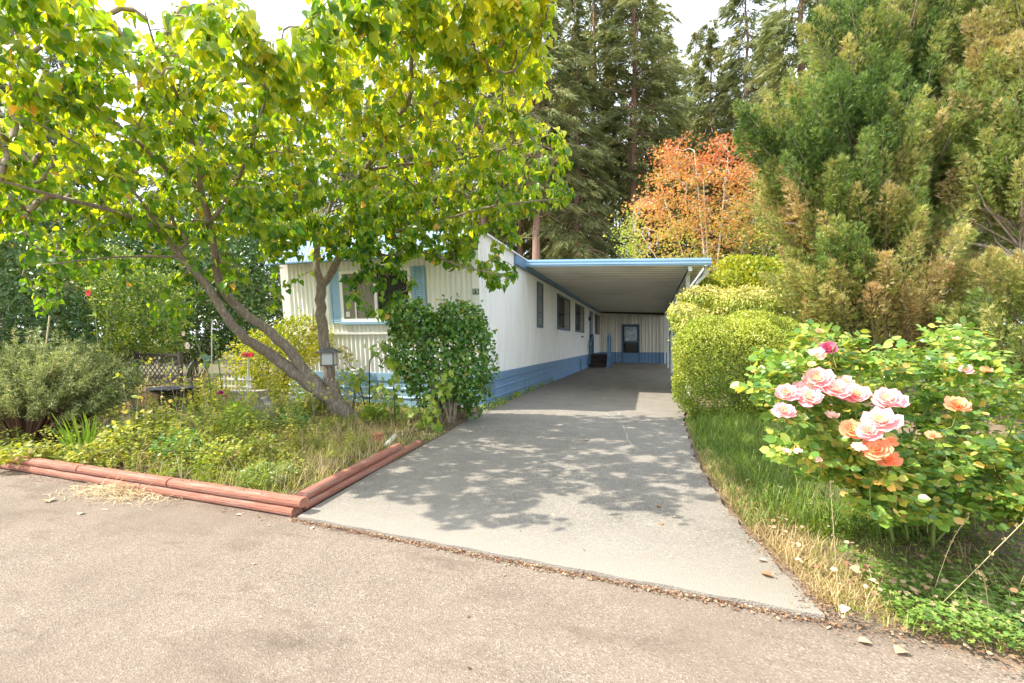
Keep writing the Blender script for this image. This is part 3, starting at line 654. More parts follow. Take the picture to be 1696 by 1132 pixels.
# ---- the redbud in the garden
def build_redbud():
    T = thing('redbud_tree', gnd(585, 706, .05), 'leaning multi-stemmed tree with big heart-shaped yellow-green leaves in the front garden', 'tree')
    A = lambda *t: [at(*q) for q in t]
    limbs = [
     (A((590,722,6.9),(578,695,6.88),(556,668,6.85),(535,648,6.78)), [.22,.175,.155,.12]),
     (A((570,690,6.87),(553,650,6.84),(543,610,6.8),(536,560,6.75),(531,510,6.7),(533,470,6.66)), [.13,.11,.1,.088,.082,.08]),
     (A((533,474,6.66),(548,452,6.6),(570,408,6.4),(589,358,6.2),(583,322,6.0),(606,280,5.6),(645,215,5.0),(678,165,4.6),(682,90,4.2),(692,10,3.9),(700,-60,3.7)), [.07,.062,.056,.05,.046,.04,.032,.025,.018,.012,.007]),
     (A((533,474,6.66),(524,440,6.7),(528,400,6.8),(545,350,6.9),(560,290,6.8),(560,220,6.3)), [.07,.058,.05,.035,.02,.01]),
     (A((527,410,6.8),(505,372,6.5),(480,330,6.1),(465,270,5.6),(440,200,5)), [.035,.03,.024,.016,.008]),
     (A((575,400,6.38),(640,424,6.3),(700,418,6.1),(760,440,5.8),(810,452,5.6),(845,462,5.5)), [.03,.024,.02,.014,.01,.006]),
     (A((588,360,6.2),(660,382,5.9),(730,366,5.6),(800,345,5.4),(870,335,5.2),(925,330,5.1)), [.026,.022,.018,.014,.01,.006]),
     (A((640,222,5.05),(700,188,4.8),(780,130,4.4),(850,118,4.2),(885,60,4.1)), [.026,.022,.016,.012,.006]),
     (A((606,282,5.6),(690,270,5.5),(780,262,5.4),(870,238,5.3),(920,250,5.2)), [.024,.019,.014,.01,.006]),
     (A((560,670,6.85),(520,632,6.7),(480,582,6.5),(440,545,6.3),(398,515,6.1),(368,478,5.9),(357,430,5.6)), [.11,.098,.085,.078,.07,.062,.055]),
     (A((357,432,5.6),(346,365,5.3),(335,325,5.0),(322,250,4.6),(296,165,4.1),(262,90,3.7),(240,20,3.5)), [.052,.045,.036,.026,.018,.01,.006]),
     (A((346,370,5.3),(385,318,5.0),(420,230,4.5),(450,130,4.1),(470,50,3.8)), [.03,.024,.018,.011,.006]),
     (A((540,660,6.8),(500,626,6.62),(452,590,6.4),(408,561,6.1),(375,525,5.85),(340,470,5.65),(300,426,5.5),(268,385,5.2),(195,352,4.8),(100,328,4.3),(20,305,4.0),(-60,290,3.8)), [.11,.105,.09,.075,.062,.055,.046,.036,.028,.02,.013,.007]),
     (A((335,325,5.0),(285,290,4.7),(205,215,4.2),(95,130,3.8),(0,70,3.6)), [.028,.022,.016,.011,.006]),
     (A((300,426,5.5),(225,425,5.2),(150,430,4.8),(70,440,4.5)), [.02,.015,.01,.005]),
     (A((268,385,5.2),(215,310,4.7),(130,240,4.2),(30,190,3.9)), [.022,.016,.011,.006]),
     (A((545,350,6.9),(640,330,6.6),(720,310,6.2),(790,330,6.0)), [.018,.014,.01,.006]),
    ]
    limbs = [(p_, [q*.86 for q in r_]) for p_, r_ in limbs]; b = MB(); sk = []
    for pts, rad in limbs[:2]: sk.append(limb(b, pts, rad, 14, .05))
    tr = b.build('trunk', M['bark'], T, smooth=True)
    for pts, rad in limbs[2:]:
        b = MB(); sk.append(limb(b, pts, rad, 9, .04)); b.build('limb', M['bark'], T, smooth=True)
    # pruned stub on the trunk
    main = [(-120,-80),(100,-60),(165,5),(205,50),(240,112),(262,60),(300,5),(380,-20),(412,40),(455,78),(492,60),(545,-20),(590,-90),(900,-90),(915,10),(895,75),(905,120),(900,160),(860,185),(930,215),(945,262),(955,330),(905,352),(850,365),(868,400),(858,460),(810,476),(770,448),(700,420),(655,432),(610,452),(585,430),(540,425),(520,470),(500,490),(470,505),(430,470),(395,480),(350,500),(330,540),(285,560),(250,545),(230,500),(150,470),(110,500),(70,520),(40,470),(20,400),(-20,360),(-120,340)]
    droop = [(572,440),(640,432),(690,455),(680,500),(655,505),(640,532),(610,525),(595,505),(575,500)]
    att = []
    def ztake(v, u):
        zhi = min(7.0, 3.55*F/(567-v)) if v < 560 else 7; zlo = 2.6+max(0, v)/300*1.6
        if u > 500: zlo += .25+max(0, (u-500)/450*.9)
        if v > 400: zlo = max(zlo, 4.8)
        return min(zlo, zhi-.2), zhi
    while len(att) < 2500:
        u = random.uniform(-120, 960); v = random.uniform(-90, 560)
        if not inpoly(u, v, main): continue
        if v > 390 and u < 560 and random.random() < (.75 if u > 170 else .45): continue
        if v < 200 and u < 330 and random.random() < .3: continue
        zl, zh = ztake(v, u); z = zl+(zh-zl)*random.random()**(1.25 if v < 200 else .9); p = at(u, v, z)
        t_ = (7.4-p.y)/.37; hh_ = p.z-t_; xh_ = p.x+.8*t_
        if .55 < hh_ < 2.15 and -5.95 < xh_ < -2.8 and random.random() < .93: continue
        if p.y < 1.45 or p.y+.37*p.z < 2.72 or p.y > 6.35: continue
        att.append(tuple(p))
    for _ in range(22):
        while True:
            u = random.uniform(570, 690); v = random.uniform(432, 532)
            if inpoly(u, v, droop): break
        att.append(tuple(at(u, v, random.uniform(5.6, 6.0))))
    att = np.array(att)
    for _ in range(130):      # outer hanging boughs that hide the front roof edge
        u = random.uniform(430, 800); v = random.uniform(335, 418)+14*math.sin(u*.045); att = np.concatenate([att, [tuple(at(u, v, random.uniform(5.4, 6.4)))]])
    P, par, rad, ns, ends = crown_twigs(sk, att, .0032, 3, .07, .03)
    tube_cloud(P, par, rad, ns, 'twigs', M['twig'], T)['kind'] = 'stuff'
    pos = []; tip = []; nrm = []; siz = []; out_c = np.array(tuple(at(470, 360, 5.6)))
    for ai, e in ends.items():
        q = e; chain = [P[q]]
        for _ in range(3):
            if par[q] < 0: break
            q = par[q]; chain.append(P[q])
        chain = np.array(chain); nl = random.randint(9, 14)
        for j in range(nl):
            t = random.random()**1.3*(len(chain)-1); i = min(int(t), len(chain)-2) if len(chain) > 1 else 0
            c = chain[i]*(1-(t-i))+chain[min(i+1, len(chain)-1)]*(t-i)
            side = rng.normal(0, 1, 3); side[2] *= .4; side = side/np.linalg.norm(side)
            p = c+side*random.uniform(.02, .07)-np.array((0, 0, random.uniform(0, .05)))
            tp = side*.65+np.array((0, 0, -random.uniform(.45, 1.3))); outw = (c-out_c)*np.array((1, 1, .3)); outw = outw/np.linalg.norm(outw)
            nn = outw*.55+np.array((0, -.25, .75))+rng.normal(0, .5, 3)
            pos.append(p); tip.append(tp); nrm.append(nn); siz.append(random.choice((.045, .06, .072, .08, .088, .1)))
    pos = np.array(pos); tip = np.array(tip); nrm = np.array(nrm); siz = np.array(siz)
    tint = .05+.6*rng.random(len(pos))+.38*np.clip((pos[:, 2]-2.3)/2.0, 0, 1)-.04+.1*noise3(pos, 1.4, 2)  # height term paints the upper crown sunlit yellow, lower leaves shaded green
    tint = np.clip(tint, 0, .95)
    brown = np.linalg.norm(pos-np.array(tuple(at(45, 262, 3.7))), axis=1) < .42
    tint[brown] = 1; tint[rng.random(len(pos)) < .008] = 1
    X, Z = cam_xz(pos); px = siz/np.maximum(Z, .1); px[(np.abs(X/Z+0) > 1.16) | (pos[:, 2]-EYE > .77*Z)] = 0
    near = np.argsort(-px)[:300]; mask = np.ones(len(pos), bool); mask[near] = False
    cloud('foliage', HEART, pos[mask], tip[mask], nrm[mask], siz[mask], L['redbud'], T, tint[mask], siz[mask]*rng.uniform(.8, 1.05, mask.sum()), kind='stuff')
    # the 300 largest leaves are parts of their own, sharing eight meshes
    prot = []
    for k in range(8):
        V = np.array([HEART[0]], float); V[0, :, 0] *= random.uniform(.82, 1.05); V[0, :, 2] *= random.uniform(.4, 1.8); V[0, :, 0] += V[0, :, 1]**2*random.uniform(-.12, .12)
        prot.append(np_mesh('leaf', V, HEART[1], 1, L['redbud'], np.array([.22+.09*k])))
    dry = np_mesh('leaf', np.array([HEART[0]], float), HEART[1], 1, L['redbud'], np.array([1.0]))
    x, y, z = frames(tip[near], nrm[near])
    for i, q in enumerate(near):
        me = dry if tint[q] > .99 else prot[int(np.clip((tint[q]-.2)*10, 0, 7))]
        o = bpy.data.objects.new('leaf', me); m = Matrix.Identity(4); s = siz[q]
        for r_ in range(3): m[r_][0] = x[i][r_]*s; m[r_][1] = y[i][r_]*s; m[r_][2] = z[i][r_]*s; m[r_][3] = pos[q][r_]
        o.matrix_basis = m; link(o, T)
build_redbud()

# ---- conifers behind the houses
def fir(name, H, base, R0, mat, tuft=.42, dens=1.0, droop=.35, seed=1, taper=.8, dead=10, trunk_r=None):
    global rng
    rs = np.random.default_rng(seed); random.seed(seed)
    T = thing(name, (0, 0, 0), None, 'tree')
    tr_ = trunk_r or H*.0105; n = 14
    b = MB(); pts = [(rs.normal(0, .012*H*i/n*.5), rs.normal(0, .012*H*i/n*.5), H*i/n-.2) for i in range(n+1)]
    b.tube(pts, [tr_*(1-.93*i/n)*(1.25 if i == 0 else 1) for i in range(n+1)], 9, wob=.05); b.build('trunk', M['bark_red'], T, smooth=True)
    ax = lambda h: np.array([np.interp(h, [p[2] for p in pts], [p[0] for p in pts]), np.interp(h, [p[2] for p in pts], [p[1] for p in pts]), h])
    P = []; D = []; S = []; TN = []; bb = MB(); h = base
    while h < H-.3:
        t = (h-base)/(H-base); prof_ = (1-t)**taper*min(1, .45+t*4)
        for k in range(rs.integers(4, 7)):
            Lb = R0*prof_*rs.uniform(.45, 1.15)+.25; az = rs.uniform(0, 2*math.pi); o = np.array((math.cos(az), math.sin(az), 0)); sd_ = np.array((-math.sin(az), math.cos(az), 0))
            rise = rs.uniform(-.15, .3)-.15*(1-t); h0 = ax(h+rs.uniform(-.2, .2))
            m = int(Lb*19*dens)+4; s = rs.uniform(.18, 1, m)**.75
            cen = h0+o*(Lb*s)[:, None]+np.array((0, 0, 1))*(Lb*(rise*s-droop*s**2))[:, None]
            lat = rs.uniform(-1, 1, m)*(.30*Lb*(1.15-s)*np.minimum(1, s*3)); p = cen+sd_*lat[:, None]; p[:, 2] -= np.abs(lat)*.25+rs.uniform(0, .22, m)
            d = o*.8+sd_*np.sign(lat)[:, None]*rs.uniform(.1, .9, m)[:, None]; d[:, 2] -= rs.uniform(.1, .8, m)+droop*.6*s
            P.append(p); D.append(d); S.append(tuft*rs.uniform(.6, 1.25, m)); TN.append(np.clip(.15+.5*s*rs.uniform(.5, 1.3, m)+.15*rs.normal(size=m)+.12*math.sin(h*1.3+az), 0, 1))
            bb.tube([h0, h0+o*Lb*.5+np.array((0, 0, Lb*(rise*.5-droop*.25))), h0+o*Lb*.92+np.array((0, 0, Lb*(rise*.92-droop*.85)))], [max(.012, Lb*.013), Lb*.009, .006], 3, cap=False)
        h += rs.uniform(.24, .5)*(H/28)
    for k in range(dead):
        h_ = rs.uniform(base*.35, base); az = rs.uniform(0, 6.28); o = np.array((math.cos(az), math.sin(az), 0)); Lb = rs.uniform(.8, 2.4)
        bb.tube([ax(h_), ax(h_)+o*Lb*.5+np.array((0, 0, .05)), ax(h_)+o*Lb+np.array((0, 0, -.35*Lb))], [.03, .02, .008], 3, cap=False)
    bb.build('boughs', M['bark_red'], T)['kind'] = 'stuff'
    P = np.concatenate(P); D = np.concatenate(D); S = np.concatenate(S); TN = np.concatenate(TN)
    nr = rs.normal(0, .6, P.shape); nr[:, 2] += .7
    cloud('crown', TUFT, P, D, nr, S, mat, T, TN, S*1.25)
    return T
protos = [fir('fir_tree', 29, 9.5, 4.2, L['fir'], .5, 1.0, .34, 3),
          fir('fir_tree', 33, 12, 4.8, L['fir'], .52, .95, .28, 8, .7),
          fir('fir_tree', 26, 4.5, 4.0, L['fir'], .48, 1.0, .4, 21, .9),
          fir('fir_tree', 21, 7.5, 2.6, L['fir'], .42, 1.05, .3, 34, .85),
          fir('cedar_tree', 13.5, 2.2, 2.3, L['firlight'], .42, 1.2, .55, 5, .9, 0)]
# (column, distance, prototype, scale, turn, label)
trees = [
 (820, 47, 1, 1.05, 1.9, 'distant fir directly above the left eave of the home'),
 (905, 50, 2, 1.25, .8, 'far fir filling the gap right of the thickest trunk'),
 (940, 45, 0, 1.1, 2.9, 'far fir between the thick trunk and the leaning brown trunk'),
 (1015, 46, 2, 1.3, 5.1, 'far dark fir right of the leaning brown trunk'),
 (1110, 50, 1, 1.1, .2, 'far fir behind the pale cedar'),
 (1150, 46, 2, 1.3, 3.6, 'far bushy fir right behind the pale cedar'),
 (1205, 50, 0, 1.15, 1.4, 'far fir above the right half of the orange maple'),
 (1275, 42, 2, 1.25, 2.2, 'far bushy fir left of the big cypress'),
 (1380, 40, 1, 1.1, 5.6, 'far fir over the left shoulder of the big cypress'),
 (1510, 36, 2, 1.2, .9, 'fir behind the crown of the big cypress'),
 (1650, 38, 0, 1.05, 3.3, 'far fir between the cypress crowns near the right edge'),
 (690, 50, 2, 1.3, 1.0, 'far fir behind the right centre of the heart-leaved crown'),
 (620, 52, 0, 1.1, 4.2, 'far fir behind the centre of the heart-leaved crown'),
 (890, 27, 0, 1.0, .4, 'tall fir whose thick bare trunk rises just behind the left end of the carport roof'),
 (985, 33, 1, 1.0, 1.7, 'tall fir with a leaning brown trunk behind the middle of the carport roof'),
 (862, 36, 3, 1.35, 2.2, 'slim fir with a thin reddish trunk just left of the thickest trunk behind the carport'),
 (846, 44, 3, 1.5, 4.4, 'thin distant fir at the right edge of the heart-leaved tree'),
 (914, 38, 2, 1.05, 5.2, 'dark fir with a blackish trunk right of the thick trunk above the carport'),
 (955, 29, 2, .95, .9, 'shorter bushy fir hanging low above the centre of the carport fascia'),
 (1050, 31, 1, 1.02, 3.1, 'broad dark fir rising behind the left side of the orange maple'),
 (1082, 40, 0, 1.15, 5.9, 'tall fir between the broad dark fir and the pale cedar'),
 (1178, 37, 0, .98, 2.8, 'fir with thin hanging branches directly above the orange maple'),
 (1235, 34, 1, .95, 4.0, 'tall fir standing between the orange maple and the big cypress'),
 (1330, 22, 2, 1.02, 1.2, 'large brownish fir with long drooping boughs behind the big cypress'),
 (1450, 27, 0, .95, .3, 'fir mostly hidden behind the top of the big cypress'),
 (1590, 24, 1, .8, 2.0, 'fir glimpsed between the two cypresses at the right'),
 (1720, 23, 2, .9, 4.6, 'fir at the right edge of the picture behind the cypress'),
 (800, 32, 1, .92, .1, 'tall fir showing above the right part of the heart-leaved tree'),
 (735, 38, 0, 1.05, 3.9, 'fir seen through the right half of the heart-leaved crown'),
 (655, 41, 2, 1.05, 5.5, 'fir hidden mostly behind the middle of the heart-leaved crown'),
 (575, 36, 3, 1.3, 1.1, 'narrow fir behind the upright limbs of the heart-leaved tree'),
 (470, 44, 3, 1.45, 2.6, 'slim fir whose pointed tip stands alone against the sky'),
 (398, 52, 2, 1.05, .7, 'distant fir low behind the left centre of the heart-leaved crown'),
 (300, 37, 0, 1.02, 4.9, 'fir with ragged top above the left centre of the heart-leaved tree'),
 (345, 46, 1, 1.0, 5.0, 'second ragged fir close to the right of the one above the left centre'),
 (205, 60, 3, 1.2, 3.3, 'small distant fir under the gap of sky at upper left'),
 (105, 30, 2, .92, 2.4, 'dark fir at upper left behind the yellow-green leaves'),
 (20, 26, 0, .78, 1.5, 'dark dense fir at the left edge of the picture'),
 (-60, 30, 1, .9, .6, 'fir just beyond the left edge of the picture'),
]
used = set(); extra_rows = []
for k, (u, z, pr, s, rz, lab) in enumerate(trees):
    p = at(u, 567, z); p.z = -.05
    if pr not in used:
        o = protos[pr]; used.add(pr); o.location = p; o.rotation_euler = (0, 0, rz); o.scale = (s, s, s); o['label'] = lab
    else: o = copy_tree(protos[pr], p, rz, lab, s)
    o['group'] = 'fir trees behind the homes'
p = at(1130, 567, 32); p.z = 0; protos[4].location = p; protos[4].scale = (1.2, 1.2, 1.2); tag(protos[4], 'slender pale yellowish weeping cedar rising above the orange maple', 'tree')
# a farther belt of the wood that reads as one mass
def far_wood():
    Ps = []; Ds = []; Ss = []; TN = []; b = MB()
    for k in range(60):
        u = -160+k*34+random.uniform(-15, 15); z = random.uniform(58, 78); c = np.array(tuple(at(u, 567, z))); c[2] = 0; H = random.uniform(20, 33) if not 120 < u < 260 else 16
        b.tube([c, c+np.array((0, 0, H))], [.3, .05], 5)
        m = 1500; t = rng.random(m); h = 5+(H-5)*t; r_ = 3.6*(1-t)**.7*rng.random(m)**.5; a = rng.random(m)*6.28
        p = c+np.stack([np.cos(a)*r_, np.sin(a)*r_, h], 1); Ps.append(p); d = np.stack([np.cos(a), np.sin(a), -.7+0*a], 1); Ds.append(d); Ss.append(rng.uniform(.6, 1.2, m)); TN.append(rng.random(m)*.6)
    o = b.build('distant_tree_trunks', M['bark_red'], kind='stuff'); tag(o, 'distant thin trunks of the wood seen beyond the firs', 'wood')
    P = np.concatenate(Ps); o = cloud('distant_wood', TUFT, P, np.concatenate(Ds), rng.normal(0, .6, P.shape)+np.array((0, 0, .6)), np.concatenate(Ss), L['fir'], None, np.concatenate(TN), kind='stuff')
    tag(o, 'far belt of dark conifer wood closing the background', 'wood')
far_wood()

# ---- generic broadleaf tree / shrub builders
def shrub(name, loc, label, cat, blobs, N, tm, size, mat, depth=.25, lump=.12, lumpf=3.0, stems=12, smat=None, tintf=None, tipup=.4, group=None, hmin=.03, flat=False, wr=1.0, stuffname='foliage', nrand=.45, sprig=0, sprigL=.12):
    """blobs: (centre, radii, power) superellipsoids covered with leaves through an outer layer"""
    loc = (loc[0], loc[1], .02); T = thing(name, loc, label, cat, group); vols = np.array([(r[0]*r[1]+r[1]*r[2]+r[0]*r[2]) for c, r, e in blobs]); vols = vols/vols.sum()
    Ps = []; Ns = []
    for (c, r, e), w_ in zip(blobs, vols):
        n = int(N*w_); d = rdir(n); k = (np.abs(d)**e).sum(1)**(-1/e)   # superellipsoid radius
        lf = 1+lump*noise3(d*np.array(r), lumpf, c[0])+lump*.5*noise3(d*np.array(r), lumpf*2.7, c[1])
        q = d*k[:, None]; rr = lf*(1-depth*rng.random(n)**1.6); Ps.append(np.array(c)+q*np.array(r)*rr[:, None])
        nn = np.sign(q)*np.abs(q)**(e-1)/np.array(r); Ns.append(unit(nn))
    P = np.concatenate(Ps); Nn = np.concatenate(Ns); ok = P[:, 2] > hmin
    for (c, r, e) in blobs:      # drop leaves buried in another blob
        q = np.abs((P-np.array(c))/np.array(r)); ins = (q**e).sum(1)**(1/e) < .62; ok &= ~ins
    P = P[ok]; Nn = Nn[ok]
    if sprig:
        k_ = rng.choice(len(P), sprig); dv = unit(Nn[k_]*.8+rdir(sprig)*.5+np.array((0, 0, .7))); ll = sprigL*rng.uniform(.3, 1.2, sprig); m_ = 8
        a_ = np.tile(np.arange(1, m_+1)/m_, sprig); kk = np.repeat(np.arange(sprig), m_)
        P = np.concatenate([P, P[k_][kk]+dv[kk]*(a_*ll[kk])[:, None]+rng.normal(0, .1*size, (len(kk), 3))]); Nn = np.concatenate([Nn, unit(dv[kk]*.5+rdir(len(kk)))])
    n = len(P)
    tp = Nn*.5+rdir(n)*.8; tp[:, 2] += tipup
    tint = (tintf(P, Nn) if tintf else np.clip(.5+.3*rng.normal(size=n), 0, 1))
    cloud(stuffname, tm, P, tp, Nn+rdir(n)*nrand*1.6, size*rng.uniform(.65, 1.2, n), mat, T, tint, size*wr*rng.uniform(.7, 1.1, n), kind='stuff')
    if stems:
        b = MB(); c0 = Vector(loc)
        for k in range(stems):
            c, r, e = blobs[k % len(blobs)]; d = Vector(tuple(rdir(1)[0])); d.z = abs(d.z)*.7; end = Vector(c)+Vector((d.x*r[0], d.y*r[1], d.z*r[2]))*.8
            s = c0+Vector((random.uniform(-.12, .12), random.uniform(-.1, .1), 0)); mid = s.lerp(end, .5)+Vector((0, 0, .12))
            b.tube([s, mid, end], [.02, .013, .005], 5)
        b.build('stems', smat or M['twig'], T, smooth=True)
    return T
def put(u, v, z): return tuple(at(u, v, z))

# maple, orange above and green-yellow below
def build_maple():
    base = at(1178, 567, 20); base.z = 0
    T = thing('maple_tree', base, 'orange and red tinged maple with pale stems behind the right end of the carport roof', 'tree')
    b = MB(); sk = []
    for top, r0 in (((1150,250,20),.09),((1205,262,19.6),.08),((1100,330,20.5),.06),((1260,330,19.8),.06),((1165,300,19),.07),((1060,385,20.2),.05),((1285,395,19.5),.05)):
        tp = at(*top); m = base.lerp(tp, .45); m.x = (base.x*2+tp.x)/3; sk.append(limb(b, [base, base.lerp(m, .5), m, tp], [r0, r0*.8, r0*.6, .015], 6))
    b.build('trunk', M['palebark'], T, smooth=True)
    poly = [(1022,425),(1030,380),(1062,330),(1088,290),(1092,250),(1112,222),(1135,226),(1150,262),(1172,262),(1190,226),(1225,222),(1252,245),(1255,290),(1262,330),(1298,330),(1308,370),(1300,430),(1290,470),(1200,470),(1120,440)]
    att = []
    while len(att) < 330:
        u = random.uniform(1015, 1310); v = random.uniform(225, 470)
        q_ = at(u, v, random.uniform(17.5, 22.5))
        if inpoly(u, v, poly) and not (q_.x < 1.7 and q_.z < 3.7): att.append(tuple(q_))
    P, par, rad, ns, ends = crown_twigs(sk, att, .008, 3, .06, .04); tube_cloud(P, par, rad, ns, 'twigs', M['palebark'], T, 3)['kind'] = 'stuff'
    c = P[list(ends.values())]; pos = np.repeat(c, 44, 0); pos = pos+rng.normal(0, 1, pos.shape)*np.array((.33, .33, .11)); n = len(pos)
    X, Z = cam_xz(pos); vv = 567-(pos[:, 2]-EYE)/Z*F; uu = X/Z*F+848
    tint = np.clip(.9-(vv-235)/235*.6-.28*np.clip((uu-1180)/100, 0, 1)*np.clip((vv-300)/60, 0, 1)-.55*np.clip((1075-uu)/30, 0, 1)*np.clip((vv-330)/40, 0, 1)+rng.normal(0, .17, n)+.18*noise3(pos, .9, 3), 0, 1)
    tp = rdir(n); tp[:, 2] -= .3; nn = rdir(n); nn[:, 2] += .8
    cloud('foliage', MAPLE, pos, tp, nn, rng.uniform(.07, .14, n), L['maple'], T, tint, kind='stuff')
build_maple()
# yellow-green small tree right of the roof end
yel = lambda P, N_: np.clip(.45+.3*rng.normal(size=len(P))+.2*noise3(P, 1.5, 4), 0, 1)
shrub('golden_maple', at(1245, 600, 12.6)*1, 'bright yellow-green leafy shrub rising beside the carport downspout', 'shrub',
      [(put(1240,470,10.6), (.8, .8, .5), 2), (put(1200,505,11.0), (.6, .6, .5), 2), (put(1280,460,11.6), (.8, .7, .5), 2), (put(1240,560,11.3), (.8,.8,1.0), 2), (put(1235,440,10.8), (.6,.5,.25), 2), (put(1180,478,10.9), (.4,.4,.25), 2)], 17000, MAPLE, .085, L['yellow'], .5, .2, 2.5, 16, tintf=lambda P, N_: yel(P, N_)*.75)
# variegated pieris behind the clipped hedge
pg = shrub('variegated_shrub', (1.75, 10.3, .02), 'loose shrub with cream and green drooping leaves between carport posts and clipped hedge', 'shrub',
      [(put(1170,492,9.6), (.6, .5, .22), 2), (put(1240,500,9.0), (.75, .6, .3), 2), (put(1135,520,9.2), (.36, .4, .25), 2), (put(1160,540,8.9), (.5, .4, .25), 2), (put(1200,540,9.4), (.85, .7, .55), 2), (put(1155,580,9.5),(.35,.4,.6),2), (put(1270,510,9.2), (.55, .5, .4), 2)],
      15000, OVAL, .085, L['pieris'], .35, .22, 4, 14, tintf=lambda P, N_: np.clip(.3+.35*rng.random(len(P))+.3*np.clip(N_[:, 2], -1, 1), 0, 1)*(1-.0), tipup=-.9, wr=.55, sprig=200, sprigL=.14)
# clipped boxwood hedge block
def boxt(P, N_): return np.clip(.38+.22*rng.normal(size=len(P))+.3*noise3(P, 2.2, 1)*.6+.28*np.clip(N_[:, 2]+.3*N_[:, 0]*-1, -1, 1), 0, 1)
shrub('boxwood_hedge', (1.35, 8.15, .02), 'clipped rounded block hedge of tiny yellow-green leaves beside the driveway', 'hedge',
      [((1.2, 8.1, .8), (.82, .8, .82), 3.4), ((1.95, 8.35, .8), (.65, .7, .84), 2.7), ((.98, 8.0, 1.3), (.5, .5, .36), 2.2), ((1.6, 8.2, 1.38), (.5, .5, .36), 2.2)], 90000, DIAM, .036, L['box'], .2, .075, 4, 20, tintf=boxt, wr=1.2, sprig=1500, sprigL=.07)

# ---- cypress trees: plumes of scale sprays on limbs
def cypress(name, loc, label, blobs, nplume, per, brown, trunk_pts):
    T = thing(name, loc, label, 'tree'); b = MB()
    for pts, r_ in trunk_pts: limb(b, pts, r_, 8)
    b.build('trunk', M['bark'], T, smooth=True)
    w_ = np.array([r[0]*r[2]+r[1]*r[2] for c, r in blobs]); w_ = w_/w_.sum(); P = []; D = []; S = []; TN = []; bb = MB(); axis = Vector(loc)
    for (c, r), ww in zip(blobs, w_):
        for _ in range(int(nplume*ww)):
            d = rdir(1)[0]; d[2] = d[2]*.9+.08; d = d/np.linalg.norm(d)
            if -d[0]*SA+d[1]*CA > .55 and random.random() < .6: continue      # thin out the far side
            k = random.uniform(.62, 1.06); end = np.array(c)+d*np.array(r)*k
            inn = np.array((c[0]*.6+axis.x*.4, c[1]*.6+axis.y*.4, end[2]-random.uniform(.5, 1.1))); dirv = end-inn; dirv[2] = abs(dirv[2])+.55; dirv = dirv/np.linalg.norm(dirv)
            Lp = random.uniform(.5, 1.15); base = end-dirv*Lp*.6
            m = per; s = rng.random(m)**.8; wd = .155*np.sin(np.pi*np.minimum(1, s*.85+.15))**.8+.02; off = rdir(m)*wd[:, None]*rng.uniform(.4, 1, m)[:, None]
            p = base+dirv*(Lp*s)[:, None]+off; dd = dirv*.9+unit(off)*.75+rdir(m)*.35
            P.append(p); D.append(dd); S.append(rng.uniform(.05, .105, m))
            br = brown(end)+random.gauss(0, .13)
            TN.append(np.clip(br*.85+.22*s+rng.normal(0, .09, m), 0, 1)); bb.tube([inn, base, base+dirv*Lp*.9], [.022, .012, .004], 4, cap=False)
    bb.build('boughs', M['twig'], T)['kind'] = 'stuff'
    P = np.concatenate(P); D = np.concatenate(D)
    ok = P[:, 2] > .1
    cloud('foliage', SPRAY, P[ok], D[ok], rdir(len(P))[ok], np.concatenate(S)[ok], L['cypress'], T, np.concatenate(TN)[ok], kind='stuff')
    return T
def brown1(p):
    v = 567-(p[2]-EYE)/(-p[0]*SA+p[1]*CA)*F; u = (p[0]*CA+p[1]*SA)/(-p[0]*SA+p[1]*CA)*F+848
    return float(np.clip(.22+.33*np.clip((v-270)/150, 0, 1)+.08*math.sin(u*.03)+.12*math.sin(v*.027+u*.013), 0, .85))
b0 = at(1500, 567, 7.9); b0.z = 0
cypress('cypress_tree', b0, 'big spreading cypress, green plumes above and browned foliage low down, behind the roses',
        [(put(1440,455,7.3), (1.25,1.0,1.35)), (put(1372,440,7.2), (.5,.6,1.25)), (put(1400,280,7.4), (1.05,1.0,1.2)), (put(1320,250,7.3), (.5,.6,1.1)), (put(1500,200,7.8), (1.35,1.2,1.8)), (put(1400,120,7.8), (.7,.7,1.2)),
         (put(1480,30,8.0), (.95,.9,1.5)), (put(1268,225,7.3), (.4,.35,.25)), (put(1240,205,7.3), (.22,.2,.16)), (put(1500,330,7.9), (.9,.8,.8)), (put(1300,360,7.4), (.28,.3,.22)), (put(1600,60,8.2), (1.0,.9,1.6)), (put(1480,520,7.2),(.8,.6,.7))],
        1050, 250, brown1, [([b0, at(1500,480,7.9), at(1490,330,7.8), at(1475,120,7.9), at(1470,-40,8)], [.16,.13,.1,.06,.02]), ([at(1500,500,7.9), at(1440,420,7.5), at(1390,260,7.4)], [.09,.06,.02]),
         ([at(1500,470,7.9), at(1570,420,7.8), at(1640,370,7.7)], [.06,.045,.02]), ([at(1505,520,7.9), at(1600,480,7.6), at(1680,440,7.4)], [.06,.04,.015]), ([at(1495,400,7.9), at(1400,380,7.5), at(1300,370,7.3)], [.05,.035,.012])])
b1 = at(1745, 567, 6.6); b1.z = 0
def brown2(p):
    v = 567-(p[2]-EYE)/(-p[0]*SA+p[1]*CA)*F; return float(np.clip(.36+.25*math.sin(v*.02)+.18*(v > 150), 0, .8))
